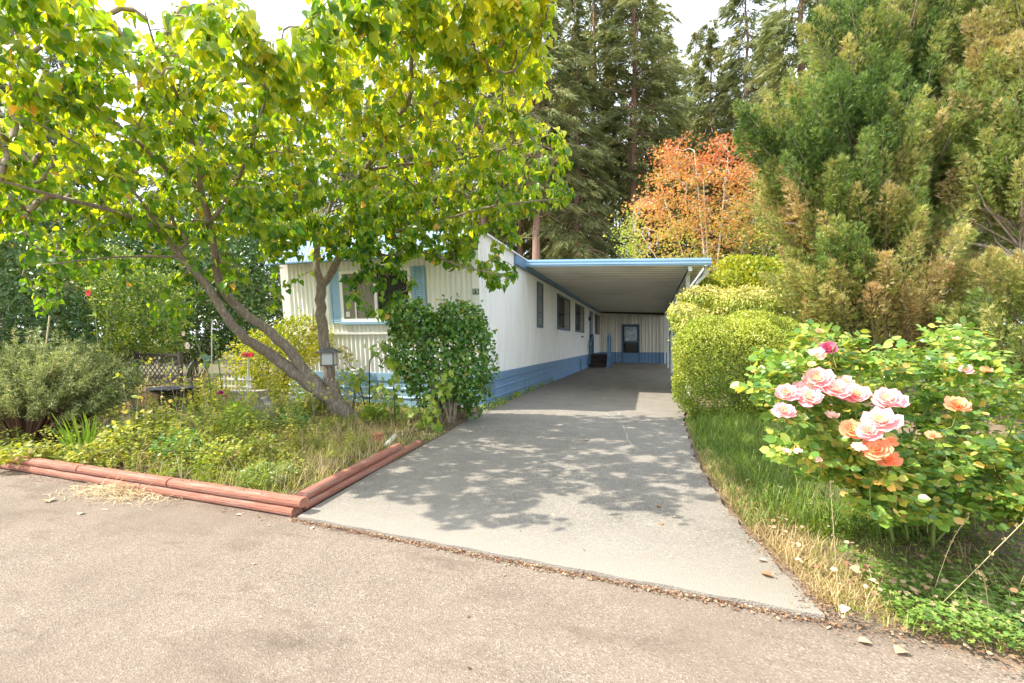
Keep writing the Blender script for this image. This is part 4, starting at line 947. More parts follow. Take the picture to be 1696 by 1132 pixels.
cypress('cypress_tree', b1, 'second cypress cut by the right edge, bare dark branches showing beneath its boughs',
        [(put(1690,200,6.7), (.85,.8,1.3)), (put(1700,40,6.9), (.8,.8,1.2)), (put(1650,300,6.6), (.5,.5,.45)), (put(1685,530,6.0), (.62,.6,.75)), (put(1640,120,7.0), (.6,.5,.9))],
        400, 250, brown2, [([b1, at(1740,420,6.6), at(1730,200,6.7), at(1715,20,6.8)], [.13,.1,.07,.03]), ([at(1740,480,6.6), at(1660,420,6.6), at(1590,400,6.7)], [.05,.035,.015]), ([at(1740,440,6.6), at(1670,370,6.6), at(1610,340,6.6)], [.05,.035,.015]),
         ([at(1740,500,6.6), at(1650,470,6.5), at(1570,455,6.5)], [.04,.03,.012])])
# dim understorey behind the cypresses and along the right
shrub('laurel_hedge', (5.5, 11.5, 0), 'dark hedge glimpsed behind and under the cypress boughs', 'hedge', [((4.2, 10.8, .9), (1.6, .7, 1.1), 2.5), ((7.0, 10.6, 1.2), (2.2, .8, 1.6), 2.5)], 9000, OVAL, .11, L['hedge'], .4, .15, 2, 10)

# ---- left background hedges and shrubs
dk = lambda P, N_: np.clip(.3+.25*rng.normal(size=len(P))+.25*noise3(P, 1.1, 5), 0, 1)
shrub('rhododendron', at(40, 640, 8.6), 'large dark rhododendron at the left edge behind the rosemary', 'shrub', [(put(20,500,8.6), (1.5,.9,1.25), 2.2), (put(-90,470,8.4), (1.3,1,1.6), 2.2), (put(90,560,8.4),(.8,.6,.7),2)], 11000, OVAL, .13, L['rhodo'], .4, .2, 2, 16, tintf=dk, wr=.62)
shrub('camellia_hedge', at(170, 610, 10.2), 'tall mixed leafy hedge behind the rosemary with a single red flower', 'hedge', [(put(160,500,10.0), (1.3,.8,1.35), 2.3), (put(235,520,10.6), (1.2,.7,1.2), 2.3)], 15000, OVAL, .095, L['hedge'], .4, .2, 2.2, 16, tintf=lambda P, N_: np.clip(.5+.3*rng.normal(size=len(P)), 0, 1), wr=.7)
shrub('laurel_hedge', at(330, 590, 12.5), 'dark shaded hedge behind the lattice and the garden ornaments', 'hedge', [(put(330,500,12.4), (2.0,.8,1.7), 2.6), (put(430,480,13), (1.5,.8,2.0), 2.6), (put(240,470,13), (1.6,.9,2.0), 2.4)], 24000, OVAL, .12, L['rhodo'], .4, .12, 1.6, 12, tintf=dk)
shrub('laurel_hedge', at(-40, 560, 15), 'high dark hedge far left below the first firs', 'hedge', [(put(-40,430,15), (3.2,1,2.4), 2.4), (put(130,430,16), (3,1,2.3), 2.4), (put(300,440,17), (3,1,2.2), 2.4)], 15000, OVAL, .19, L['rhodo'], .35, .15, 1.2, 8, tintf=dk)
# rosemary
def rosemary():
    loc = gnd(62, 735, .05); T = thing('rosemary_bush', loc, 'wide grey-green needle-leaved rosemary bush behind the left timbers', 'shrub')
    P = []; D = []; S = []; b = MB(); c = np.array(tuple(loc))
    for k in range(900):
        a = random.uniform(0, 6.28); r0 = random.random()**.5; tip_ = c+np.array((math.cos(a)*1.25*r0-.12, math.sin(a)*.75*r0+.15, random.uniform(.55, 1.25)*(1.08-.42*r0)+random.uniform(0, .12)))
        if random.random() < .08: tip_[2] += .22
        st_ = c+np.array((math.cos(a)*.3*r0-.1, math.sin(a)*.2*r0, .05)); mid = (st_+tip_)/2+np.array((0, 0, .05)); b.tube([st_, mid, tip_], [.01, .006, .002], 4, cap=False)
        d = unit(tip_-mid); m = 95; s = rng.random(m)**.7; p = mid+(tip_-mid)*s[:, None]+rng.normal(0, .008, (m, 3)); P.append(p); D.append(d*.7+rdir(m)*.8); S.append(rng.uniform(.035, .065, m))
    b.build('stems', M['wood'], T); P = np.concatenate(P); D = np.concatenate(D); S = np.concatenate(S)
    cloud('foliage', DIAM, P, D, rdir(len(P)), S, L['rosemary'], T, np.clip(.45+.25*rng.normal(size=len(P))+.2*noise3(P, 3, 2), 0, 1), S*.32, kind='stuff')
rosemary()
# golden shrub left of the house corner
shrub('golden_shrub', gnd(450, 668, .05), 'golden yellow-green rounded shrub in front of the home behind the leaning trunks', 'shrub',
      [(put(455,600,8.2), (.75,.6,.62), 2.1), (put(395,655,8.0), (.5,.5,.32), 2), (put(500,560,8.4), (.55,.45,.4), 2), (put(425,640,8.0), (.4,.4,.35), 2)], 13000, OVAL, .05, L['yellow'], .5, .25, 4, 22, tintf=yel, sprig=250, sprigL=.18)
# camellia in front of the corner of the home
def build_camellia():
    T = shrub('camellia_bush', gnd(742, 700, .05), 'dense glossy dark-green camellia bush in front of the home\'s right corner', 'shrub',
      [(put(735,605,6.95), (.58,.5,.7), 2.9), (put(772,600,6.9), (.4,.42,.7), 2.6), (put(690,570,6.95), (.42,.4,.58), 2.2), (put(680,530,6.95), (.26,.3,.32), 2), (put(760,535,6.95), (.4,.36,.3), 2.2)],
      9000, OVAL, .07, L['camellia'], .38, .2, 4, 22, tintf=lambda P, N_: np.clip(.42+.28*rng.normal(size=len(P)), 0, 1), tipup=-.1, wr=1.25, nrand=.35, sprig=260, sprigL=.17)
build_camellia()
# rambling vine on the hook and before the camellia
def vine():
    T = thing('grape_vine', gnd(655, 700, .05), 'vine with broad yellow-green lobed leaves climbing the hook beside the camellia', 'vine'); P = []; b = MB()
    for path in (((655,700,6.6),(650,650,6.6),(660,610,6.6),(640,590,6.6),(625,565,6.65)), ((655,700,6.6),(690,670,6.4),(730,650,6.2),(740,620,6.2)), ((690,700,6.3),(705,690,6.2),(715,700,6.1),(700,712,6.1)), ((640,700,6.6),(600,690,6.6),(590,700,6.5)), ((640,690,6.6),(600,620,6.7),(590,630,6.7),(570,618,6.8)), ((655,690,6.6),(650,640,6.7),(615,640,6.7))):
        q, r_ = limb(b, [at(*p) for p in path], [.006]*len(path), 4, 0)
        for p in q: 
            for _ in range(4): P.append(p+rng.normal(0, .06, 3))
    b.build('stems', M['green_stem'], T); P = np.array(P); n = len(P); nn = rdir(n)*.5+np.array((-.3, -.8, .4)); tp = rdir(n)*.6+np.array((0, 0, -.7))
    o = cloud('foliage', MAPLE, P, tp, nn, rng.uniform(.07, .14, n), L['vine'], T, None, kind='stuff')
vine()

# ---- rose bush with separate blooms
def petal_mesh(name, mat, tint, cup):
    V = []
    pts = []
    for j, t in enumerate((0, .35, .7, 1.0)):
        w_ = (.12, .42, .55, .36)[j]
        for i, s in enumerate((-1, 0, 1)): pts.append((s*w_, t*1.0, cup*(t**2)*.5+.1*s*s*t+(-.06 if t == 1 and s == 0 else 0)+(.05 if t == 1 and s else 0)))
    f = [(3*j+i, 3*j+i+1, 3*j+i+4, 3*j+i+3) for j in range(3) for i in range(2)]
    return np_mesh(name, np.array([pts]), f, 1, mat, np.array([tint]), True)
PET = {k: [petal_mesh('petal', L[k], t, c) for t in (.1, .35, .6, .9) for c in (.3,)] for k in ('pink', 'mauve', 'orange', 'faded')}
def bloom(parent, c, rad, kind, face, npet=22):
    c = Vector(c); face = Vector(face).normalized(); b = MB(); b.tube([c-face*rad*.5, c-face*rad*.15], [rad*.12, rad*.2], 6)
    o = b.build('bloom', M['green_stem'], parent, label=None)
    a = face.orthogonal().normalized(); e = face.cross(a)
    for k in range(npet):
        ring = k/npet; ang = k*2.4+random.uniform(-.2, .2); el = R(82-88*ring**.85+random.uniform(-8, 8)); s = rad*(.42+.62*ring)*random.uniform(.88, 1.1)
        out_ = a*math.cos(ang)+e*math.sin(ang); d = (out_*math.cos(el)+face*math.sin(el)).normalized(); n_ = (face*math.cos(el)-out_*math.sin(el)).normalized(); x = d.cross(n_)
        m = Matrix.Identity(4); org = c+out_*rad*.1*ring-face*rad*.12
        for r_ in range(3): m[r_][0] = x[r_]*s*random.uniform(.95, 1.2); m[r_][1] = d[r_]*s; m[r_][2] = n_[r_]*s; m[r_][3] = org[r_]
        me = PET[kind][int(np.clip((1-ring)*3.9+random.uniform(-.8, .8), 0, 3))]
        p = bpy.data.objects.new('petal', me); p.matrix_basis = m; link(p, o)
    return o
def build_rose():
    base = gnd(1545, 915, .05); T = thing('rose_bush', base, 'tall rose bush with pale pink and orange blooms right of the driveway', 'rose bush')
    bl = [(1355,628,2.05,.068,'pink'),(1303,652,2.0,.055,'pink'),(1334,647,2.05,.058,'pink'),(1340,658,1.98,.06,'pink'),(1384,645,2.0,.064,'pink'),(1417,654,2.0,.06,'pink'),(1299,682,1.95,.05,'pink'),(1470,662,1.9,.066,'pink'),
          (1458,698,1.85,.075,'pink'),(1438,716,1.84,.05,'pink'),(1372,577,2.15,.042,'mauve'),(1352,585,2.12,.04,'faded'),(1412,713,1.9,.056,'orange'),(1450,745,1.83,.056,'orange'),(1472,762,1.85,.045,'orange'),(1357,549,2.2,.022,'orange'),
          (1585,671,2.1,.055,'orange'),(1600,612,2.2,.035,'pink'),(1632,614,2.25,.03,'orange'),(1545,722,2.0,.032,'orange'),(1402,632,2.1,.038,'faded'),(1424,742,1.85,.03,'faded'),(1302,748,1.98,.022,'faded'),(1322,748,1.96,.022,'faded'),(1355,762,1.95,.018,'faded'),(1378,688,2.0,.03,'faded'),(1475,731,1.9,.03,'orange'),(1395,660,2.05,.035,'pink')]
    limbs = []; b = MB(); camd = Vector((0, 0, EYE))
    canes = [((1545,915,2.55),(1548,840,2.5),(1552,760,2.45),(1565,690,2.4),(1600,620,2.35),(1650,570,2.4)), ((1480,905,2.6),(1470,850,2.5),(1450,790,2.35),(1430,740,2.2),(1415,680,2.1)), ((1505,900,2.6),(1495,830,2.5),(1500,740,2.4),(1480,670,2.25),(1440,600,2.3),(1380,590,2.25)),
             ((1545,905,2.6),(1590,850,2.6),(1640,780,2.5),(1680,700,2.4),(1700,620,2.4)), ((1485,900,2.65),(1440,830,2.5),(1380,770,2.25),(1330,730,2.05),(1300,700,2.0)), ((1520,900,2.7),(1520,800,2.8),(1530,700,2.8),(1540,620,2.75),(1560,580,2.7)),
             ((1440,840,2.5),(1390,760,2.2),(1350,700,2.1),(1340,660,2.05)), ((1590,850,2.6),(1650,830,2.4),(1710,800,2.3)), ((1500,740,2.4),(1560,640,2.5),(1620,600,2.5),(1690,590,2.5))]
    for i, c in enumerate(canes):
        r0 = .0095 if i < 2 else .0065; limbs.append(limb(b, [at(*q) for q in c], [r0*(1-.7*j/(len(c)-1)) for j in range(len(c))], 7, .03))
    b.build('canes', M['green_stem'], T, smooth=True)
    poly = [(1235,632),(1285,580),(1330,590),(1345,545),(1385,540),(1420,590),(1470,570),(1540,560),(1570,545),(1640,560),(1660,640),(1720,640),(1740,700),(1740,900),(1690,860),(1600,850),(1560,880),(1500,870),(1440,850),(1400,800),(1360,800),(1330,790),(1285,760),(1290,700),(1240,660)]
    att = []
    while len(att) < 640:
        u = random.uniform(1230, 1745); v = random.uniform(540, 900)
        if not inpoly(u, v, poly): continue
        lo_ = 1.95+.35*np.clip((u-1350)/200, 0, 1); att.append(tuple(at(u, v, random.uniform(lo_, lo_+.85+.2*(u > 1420)))))
    while len(att) < 760:
        u = random.uniform(1370, 1745); v = random.uniform(740, 885)
        if v > 800 and u < 1430: continue
        att.append(tuple(at(u, v, random.uniform(2.0, 2.55))))
    for q in bl: att.append(tuple(at(q[0], q[1], q[2])-Vector((0, 0, q[3]*.6))))
    P, par, rad, ns, ends = crown_twigs(limbs, att, .0019, 3, .05, .009); tube_cloud(P, par, rad, ns, 'twigs', M['green_stem'], T)['kind'] = 'stuff'
    pos = []; tip = []; nrm = []; siz = []
    for ai, e in ends.items():
        q = e; chain = [P[q]]
        for _ in range(4):
            if par[q] < 0: break
            q = par[q]; chain.append(P[q])
        isb = ai >= 760
        for s_ in range(random.randint(3, 5)):          # pinnate sprays of five leaflets
            t = random.uniform(.3 if isb else 0, 1)*(len(chain)-1); i = min(int(t), max(0, len(chain)-2)); c = chain[i]*(1-(t-i))+chain[min(i+1, len(chain)-1)]*(t-i)
            d = rdir(1)[0]; d[2] = abs(d[2])*.5-.1; d = d/np.linalg.norm(d); side = np.cross(d, (0, 0, 1)); side = side/(np.linalg.norm(side)+1e-6); sz = random.uniform(.03, .054); up = np.array((-.1, -.35, .8))+rng.normal(0, .6, 3)
            for along, sd_ in ((.02, 1), (.02, -1), (.055, 1), (.055, -1), (.07, 0)):
                pos.append(c+d*(along+.01)+side*sd_*.004); tip.append(d*(.45 if sd_ else 1)+side*sd_+np.array((0, 0, -random.uniform(0, .5)))); nrm.append(up); siz.append(sz*random.uniform(.85, 1.1))
    pos = np.array(pos); tip = np.array(tip); nrm = np.array(nrm); siz = np.array(siz); n = len(pos)
    e0_ = np.array((0, 0, EYE)); keep = np.ones(n, bool)      # blooms stand clear of the leaves
    for (u, v, z_, r_, k_) in bl:
        c_ = np.array(tuple(at(u, v, z_)))-e0_; L_ = np.linalg.norm(c_); q_ = pos-e0_; t_ = q_@(c_/L_); dist = np.linalg.norm(q_-t_[:, None]*(c_/L_), axis=1)
        keep &= ~((dist < r_*1.15+.012) & (t_ < L_+r_*.4) & (t_ > .5))
    pos = pos[keep]; tip = tip[keep]; nrm = nrm[keep]; siz = siz[keep]; n = len(pos)
    tint = np.clip(.48+.27*rng.normal(size=n)+.12*noise3(pos, 4, 1), 0, 1); X, Z = cam_xz(pos); px = siz/Z; px[X/Z > 1.16] = 0; near = np.argsort(-px)[:300]; mask = np.ones(n, bool); mask[near] = False
    cloud('foliage', ROUND, pos[mask], tip[mask], nrm[mask], siz[mask], L['rose'], T, tint[mask], kind='stuff')
    prot = [np_mesh('leaf', np.array([ROUND[0]], float)*np.array((random.uniform(.85, 1.1), 1, random.uniform(.5, 2))), ROUND[1], 1, L['rose'], np.array([.12+.11*k]), True) for k in range(8)]
    x, y, z = frames(tip[near], nrm[near])
    for i, q in enumerate(near):
        o = bpy.data.objects.new('leaf', prot[int(np.clip(tint[q]*8, 0, 7))]); m = Matrix.Identity(4); s = siz[q]
        for r_ in range(3): m[r_][0] = x[i][r_]*s; m[r_][1] = y[i][r_]*s; m[r_][2] = z[i][r_]*s; m[r_][3] = pos[q][r_]
        o.matrix_basis = m; link(o, T)
    for (u, v, z_, r_, k) in bl:
        c = at(u, v, z_); f = (camd-c).normalized()*.8+Vector((random.uniform(-.35, .35), random.uniform(-.2, .2), .75)); bloom(T, c, r_*.88, k, f, 24 if r_ > .04 else 12)
build_rose()

# ---- grasses and ground plants
def side_L(y): return lerp_side(left, y)
def blades(name, P, h, wd, lean, mat, tint, parent=None, kind='stuff', label=None, cat=None):
    n = len(P); d = rdir(n)*np.array((1, 1, 0)); tp = np.array((0, 0, 1.0))+unit(d)*lean*rng.uniform(.2, 1.3, n)[:, None]
    nn = -unit(d)+np.array((0, 0, .3))
    o = cloud(name, BLADE, P, tp, nn, h, mat, parent, tint, wd, kind=kind); return tag(o, label, cat)
def field(n, x0, x1, y0, y1, ok, clump=None):
    out_ = []
    while sum(map(len, out_)) < n:
        p = np.stack([rng.uniform(x0, x1, n), rng.uniform(y0, y1, n), np.full(n, .03)], 1)
        if clump: p = p[noise3(p, clump, 1)+rng.normal(0, .45, n) > 0]
        out_.append(p[ok(p)])
    return np.concatenate(out_)[:n]
rx = lambda p: np.interp(p[:, 1], [q[1] for q in right], [q[0] for q in right])
lx = lambda p: np.interp(p[:, 1], [q[1] for q in left], [q[0] for q in left])
redge = lambda p: np.where(p[:, 0] > .8, 2.33-(p[:, 0]-.8)/4.5, 2.33)
# right verge: thick lawn grass beside the driveway, paler and drier at the kerb
okr = lambda p: (p[:, 0] > np.where(p[:, 1] > 2.33, rx(p)+.03, .8+(2.33-p[:, 1])*4.5)) & (p[:, 1] < 7.6) 
p = field(15000, .5, 2.6, 3.2, 7.6, lambda p: okr(p) & (p[:, 0] < 1.0+.16*(p[:, 1]-2)+rng.normal(0, .3, len(p))*.6+.35)); dist = p[:, 0]-rx(p)
blades('verge_grass', p, rng.uniform(.09, .24, len(p))*np.clip(.45+dist*2, .4, 1.15), rng.uniform(.004, .008, len(p)), .75, L['grass'], np.clip(.16+.24*rng.normal(size=len(p))+.5*np.clip(.15-dist, 0, .2)*3+.15*noise3(p, 3, 1), 0, 1), label='long green grass beside the right edge of the driveway', cat='grass')
p = field(5200, .5, 1.5, 2.4, 5.2, lambda p: okr(p) & (p[:, 0] < rx(p)+.12+.28*rng.random(len(p)))); p2 = p
blades('dry_verge_grass', p, rng.uniform(.04, .13, len(p)), rng.uniform(.0025, .005, len(p)), 1.3, L['drygrass'], rng.random(len(p)), label='dry straw-coloured grass along the right driveway edge', cat='grass')
p = field(9000, .8, 3.4, 1.5, 3.6, lambda p: okr(p) & (p[:, 0] < 3.2)); 
blades('verge_turf', p, rng.uniform(.03, .1, len(p)), rng.uniform(.002, .0045, len(p)), .9, L['grass'], np.clip(.55+.25*rng.normal(size=len(p))+.2*noise3(p, 5, 3), 0, 1), label='short patchy turf between driveway corner and rose bush', cat='grass')
def clov():
    p = field(26000, .95, 3.8, 1.55, 3.7, lambda p: okr(p) & (p[:, 0] > rx(p)*.0+1.02+.3*(3-p[:, 1])*0) & (noise3(p, 2.4, 2)+rng.normal(0, .3, len(p)) > -.35), None)
    n = len(p); p[:, 2] = .03+rng.uniform(.02, .085, n)*(1+.3*noise3(p, 6, 1)); tp = rdir(n)*np.array((1, 1, .25)); nn = rdir(n)*.45+np.array((0, 0, 1))
    tag(cloud('clover', TREF, p, tp, nn, rng.uniform(.012, .024, n), L['clover'], None, np.clip(.45+.25*rng.normal(size=n), 0, 1), kind='stuff'), 'bright green clover patch below the rose bush at lower right', 'clover')
clov()
p = field(9000, 1.5, 4.8, 2.6, 6.8, okr); blades('shade_grass', p, rng.uniform(.06, .25, len(p)), rng.uniform(.004, .007, len(p)), 1.1, L['drygrass'], rng.random(len(p))*.6, label='dry tangled grass in the shade under the rose bush and cypress', cat='grass')
# seed stalks leaning out of the verge, each a thing
def stalk(name, pts, lab, mat=None):
    T = thing(name, pts[0], lab, 'grass stalk', 'dry seed stalks'); b = MB(); q, r_ = limb(b, pts, [.0014]*len(pts), 4, 0); b.build('stem', M['strawstem'], T); q = np.array(q[-6:])
    pp = np.repeat(q, 5, 0)+rng.normal(0, .004, (30, 3)); cloud('seed_head', DIAM, pp, rdir(30)*.5+np.array((0, 0, .8)), rdir(30), .014, L['drygrass'], T, kind='stuff')
M['strawstem'] = surf('straw_stem', (.5, .42, .22), .8, .15, 20)
stalk('grass_stalk', [at(1560,1000,1.95), at(1620,940,1.85), at(1700,860,1.8)], 'dry stalk slanting up to the right edge over the clover')
stalk('grass_stalk', [at(1390,1020,1.95), at(1384,930,1.97), at(1375,800,1.98)], 'thin upright dry stalk rising from the kerb to the lowest rose leaf')
stalk('grass_stalk', [at(1540,1000,2.1), at(1575,900,2.1), at(1605,855,2.1)], 'dry stalk bending right between the rose canes and the clover')
stalk('grass_stalk', [at(1640,1030,1.9), at(1630,960,1.9), at(1618,950,1.9)], 'short dry stalk standing in the clover near the right edge')
0 and stalk('grass_stalk', [at(1330,900,2.5), at(1240,800,2.9), at(1180,700,3.4), at(1130,660,3.7)], 'long dry stalk arching left over the long grass towards the hedge')
0 and stalk('grass_stalk', [at(1300,860,2.8), at(1270,760,3.2), at(1225,665,3.6)], 'long dry stalk leaning left in front of the clipped hedge')
# left garden: grass fringe, mixed weeds
okl = lambda p: (p[:, 0] < lx(p)-.02) & (p[:, 1] > np.where(p[:, 0] > -2.7, 3, ROADEv(p)+.16))
ROADEv = lambda p: np.where(p[:, 0] > -2.4, 2.56-.075*(p[:, 0]+2.4), 2.56+.04*(-2.4-p[:, 0]))
p = field(14000, -5.6, -2.5, 2.7, 7.2, lambda p: okl(p) & (p[:, 0] > -3.9-.55*(p[:, 1]-2.7)+rng.normal(0, .35, len(p)))); dE = lx(p)-p[:, 0]
blades('garden_grass', p, rng.uniform(.05, .2, len(p))*np.clip(.45+dE, .35, 1.1)*np.where((p[:, 1] > 4.7) & (p[:, 0] > -5.2), .6, 1), rng.uniform(.003, .007, len(p)), .85, L['grass'], np.clip(.58+.22*rng.normal(size=len(p))+.25*noise3(p, 2, 5), 0, 1), label='sunny unmown grass around the tree foot and behind the side timbers', cat='grass')
p = field(5200, -5.8, -2.7, 2.85, 6.4, okl, 1.6)
blades('dry_garden_grass', p, rng.uniform(.12, .36, len(p)), rng.uniform(.003, .006, len(p)), 1.0, L['drygrass'], rng.random(len(p)), label='bleached seeding grass stems among the garden weeds', cat='grass')
def weeds():
    Ps = []; Ts = []; Ns = []; Ss = []; TN = []; b = MB()
    for k in range(1700):
        while True:
            x = random.uniform(-9.5, -3.0); y = random.uniform(2.85, 6.6)
            if x < lerp_side(left, y)-.3 and not (x > -3.9 and y > 4.4) and y > 2.85+(-x-6)*.0: break
            # keep the right corner lower
        if -7.9 < x < -6.2 and 3.9 < y < 5.6 and random.random() < .75: continue
        edge = min(1, (y-2.6)/1.2); H = random.uniform(.16, .55)*(.45+.55*edge)*(1.0 if x < -3.8 else .55); yt = random.random()
        if x < -6.0 and y < 4.6 and random.random() < .5: continue
        if -5.0 < x < -3.6 and 4.6 < y < 6.3: H *= .35
        d = Vector((random.uniform(-.3, .3), random.uniform(-.3, .2), 1)); s = Vector((x, y, .04)); e = s+d*H
        b.tube([s, s+d*H*.5, e], [.003, .0025, .001], 3, cap=False); m = random.randint(16, 40); t = rng.uniform(.15, 1, m)
        q = np.array(s)+np.array(d*H)*t[:, None]; dd = rdir(m)*np.array((1, 1, .3)); q = q+dd*.02; Ps.append(q); Ts.append(dd+np.array((0, 0, .15))); Ns.append(rdir(m)*.4+np.array((0, 0, 1)))
        Ss.append(rng.uniform(.028, .07, m)*(1.1-.5*t)); TN.append(np.clip(.3+.5*yt*yt+.1*rng.normal(size=m)+.12*math.sin(x*2)*math.cos(y*2.3), 0, 1)*np.ones(m))
    P = np.concatenate(Ps); S = np.concatenate(Ss)
    o = cloud('garden_weeds', OVAL, P, np.concatenate(Ts), np.concatenate(Ns), S, L['weed'], None, np.concatenate(TN), S*.75, kind='stuff'); tag(o, 'tangle of yellow-green leafy weeds filling the bed behind the timbers', 'weeds')
    o = b.build('weed_stems', M['green_stem'], kind='stuff'); tag(o, 'thin stems of the weeds filling the garden bed', 'weeds')
weeds()
def tall_stems():
    b = MB(); Ps = []; Ds = []
    for k in range(170):
        x = random.uniform(-9, -4.3); y = random.uniform(3.3, 6.6); H = random.uniform(.45, .95); s = Vector((x, y, .04)); e = s+Vector((random.uniform(-.25, .25), random.uniform(-.2, .15), H)); m = s.lerp(e, .5)+Vector((random.uniform(-.04, .04), 0, .03)); b.tube([s, m, e], [.004, .003, .0012], 4, cap=False)
        for j in range(random.randint(3, 12)):
            t = random.uniform(.35, 1); q = np.array(s.lerp(e, t)); Ps.append(q+rng.normal(0, .015, 3)); Ds.append(rng.normal(0, 1, 3))
    tag(b.build('tall_stems', M['twig'], kind='stuff'), 'thin brown spent flower stems standing above the garden weeds', 'stems')
    P = np.array(Ps); tag(cloud('tall_stem_leaves', OVAL, P, np.array(Ds), rdir(len(P))+np.array((0, 0, .5)), rng.uniform(.03, .075, len(P)), L['weed'], None, rng.uniform(.3, 1, len(P)), kind='stuff'), 'scattered leaves on the spent stems above the garden weeds', 'leaves')
tall_stems()
# low weeds along the skirting
p = field(900, -2.86, -2.5, 7.2, 13.5, lambda p: (p[:, 0] < -2.84+.22*np.clip(1-(p[:, 1]-7.2)/6, .1, 1)*rng.random(len(p))), 2.5)
tag(cloud('skirting_weeds', OVAL, p+np.stack([0*p[:, 0], 0*p[:, 0], rng.uniform(0, .11, len(p))], 1), rdir(len(p))+np.array((.2, 0, .5)), rdir(len(p))+np.array((0, 0, .7)), rng.uniform(.02, .05, len(p)), L['weed'], None, rng.random(len(p))*.7, kind='stuff'), 'small weeds growing along the blue skirting and the driveway', 'weeds')
# iris
def iris(loc, n, H, lab):
    T = thing('iris_clump', loc, lab, 'plant')
    for k in range(n):
        a = (k+.5)/n*2-1+random.uniform(-.1, .1); h = H*random.uniform(.6, 1)*(1-.25*abs(a)); s = Vector(loc)+Vector((a*.16, random.uniform(-.06, .06), 0)); dx = a*.75*h; A_ = []; B_ = []
        for i in range(6):
            t = i/5; c = s+Vector((dx*t**1.2, -.12*h*t*t, h*(t-.12*t*t))); w_ = .019*(1-t**2.2)+.001; A_.append(c+Vector((-w_, w_*.5*random.choice((-1, 1)), 0))); B_.append(c+Vector((w_, 0, 0)))
        me = MB().strip(A_, B_).mesh('leaf', L['iris'], True); at_ = me.attributes.new('tint', 'FLOAT', 'POINT'); at_.data.foreach_set('value', [random.random()]*len(me.vertices)); o = bpy.data.objects.new('leaf', me); link(o, T)
iris(gnd(138, 757, .06), 26, .62, 'bright green sword-leaved iris clump behind the left timbers')
iris(gnd(40, 745, .06)+Vector((.1, -.35, 0)), 9, .1, 'small green tuft in front of the rosemary at far left')
# hollyhock stems
def holly(pts, lab, flowers=(), leafn=26):
    T = thing('hollyhock', pts[0], lab, 'plant', 'tall hollyhock stems'); b = MB(); q, _ = limb(b, pts, [.008]*(len(pts)-1)+[.004], 5, 0); b.build('stem', M['green_stem'], T); q = np.array(q)
    i = rng.integers(0, len(q), leafn); P = q[i]+rng.normal(0, .02, (leafn, 3)); d = rdir(leafn)*np.array((1, 1, .3)); cloud('foliage', MAPLE, P, d, rdir(leafn)*.6+np.array((0, -.6, .6)), rng.uniform(.04, .09, leafn), L['vine'], T, kind='stuff')
    for (u, v, z, k, s) in flowers:
        c = np.array(tuple(at(u, v, z))); m = 6; a = np.arange(m)/m*6.28; e = np.stack([np.cos(a), -.3+0*a, np.sin(a)], 1); cloud('flower', ROUND, np.repeat(c[None], m, 0), e, np.tile((0, -1, .2), (m, 1))+e*.3, s, L[k], T, smooth=True)
holly([gnd(352,700,.05), at(345,620,6.5), at(322,560,6.5), at(312,535,6.5)], 'leaning hollyhock with two pale blooms right of the hummingbird stake', ((312,573,6.45,'faded',.06),(305,552,6.45,'faded',.05)), 34)
holly([gnd(372,690,.05), at(362,600,6.9), at(352,560,6.9)], 'dry brown hollyhock just right of the pale-bloomed one')
holly([at(165,600,8.0), at(155,500,8.0), at(150,478,8.0)], 'tall hollyhock with a single red bloom against the dark hedge at left', ((148,486,7.9,'redflower',.07),), 40)
holly([at(175,600,8.3), at(178,520,8.3), at(182,480,8.3)], 'tall flower spike right of the red-bloomed hollyhock', (), 40)
holly([gnd(225,722,.05), at(222,640,6.0), at(228,600,6.0)], 'slender yellowing stem between rosemary and dark bird bath', (), 18)
for u, v, z, k, s, lab in ((442,733,4.9,'redflower',.03,'small dark red flower low in the weeds left of the leaning trunk'), (365,652,6.2,'purple',.05,'purple flower among weeds right of the bird bath'), (374,658,6.15,'purple',.03,'dark magenta flower just right of the purple one')):
    c = at(u, v, z); T = thing('garden_flower', (c.x, c.y, .05), lab, 'flower'); MB().tube([(c.x, c.y, .05), (c.x+.01, c.y, c.z)], .003, 4).build('stem', M['green_stem'], T)
    m = 9; e = rdir(m); e[:, 2] = abs(e[:, 2]); cloud('flower', ROUND, np.repeat(np.array(c)[None], m, 0), e, rdir(m), s, L[k], T, smooth=True)

# leafy clumps that stand out of the weeds
clumps = [(255,735,.42,.3,'weed',OVAL,.06,'bushy yellow-green plant in front of the bird bath'), (330,742,.5,.34,'weed',OVAL,.05,'pale leafy clump right of the bird bath'), (395,730,.45,.3,'vine',MAPLE,.07,'broad-leaved clump left of the statue'), (475,722,.4,.3,'camellia',OVAL,.06,'dark green clump left of the tree foot'),
  (205,758,.36,.3,'weed',OVAL,.055,'leafy clump behind the straw-side timbers'), (300,768,.34,.28,'camellia',OVAL,.05,'dark leafy clump in the middle of the bed'), (370,778,.3,.26,'weed',OVAL,.045,'yellowish clump near the front timbers'), (520,690,.55,.3,'vine',MAPLE,.06,'fern-green clump behind the tree foot'),
  (345,690,.6,.35,'yellow',OVAL,.05,'yellow-leaved plant behind the bird bath'), (160,770,.22,.25,'weed',OVAL,.05,'low leafy clump in front of the iris'), (430,770,.28,.25,'weed',OVAL,.045,'small clump in front of the red flower'), (620,705,.3,.22,'vine',MAPLE,.07,'leafy clump under the black hook'), (445,800,.16,.3,'hedge',DIAM,.025,'low fine-leaved green mat near the timber corner'),
  (35,770,.2,.25,'weed',OVAL,.05,'small leafy clump at the far left timber')]
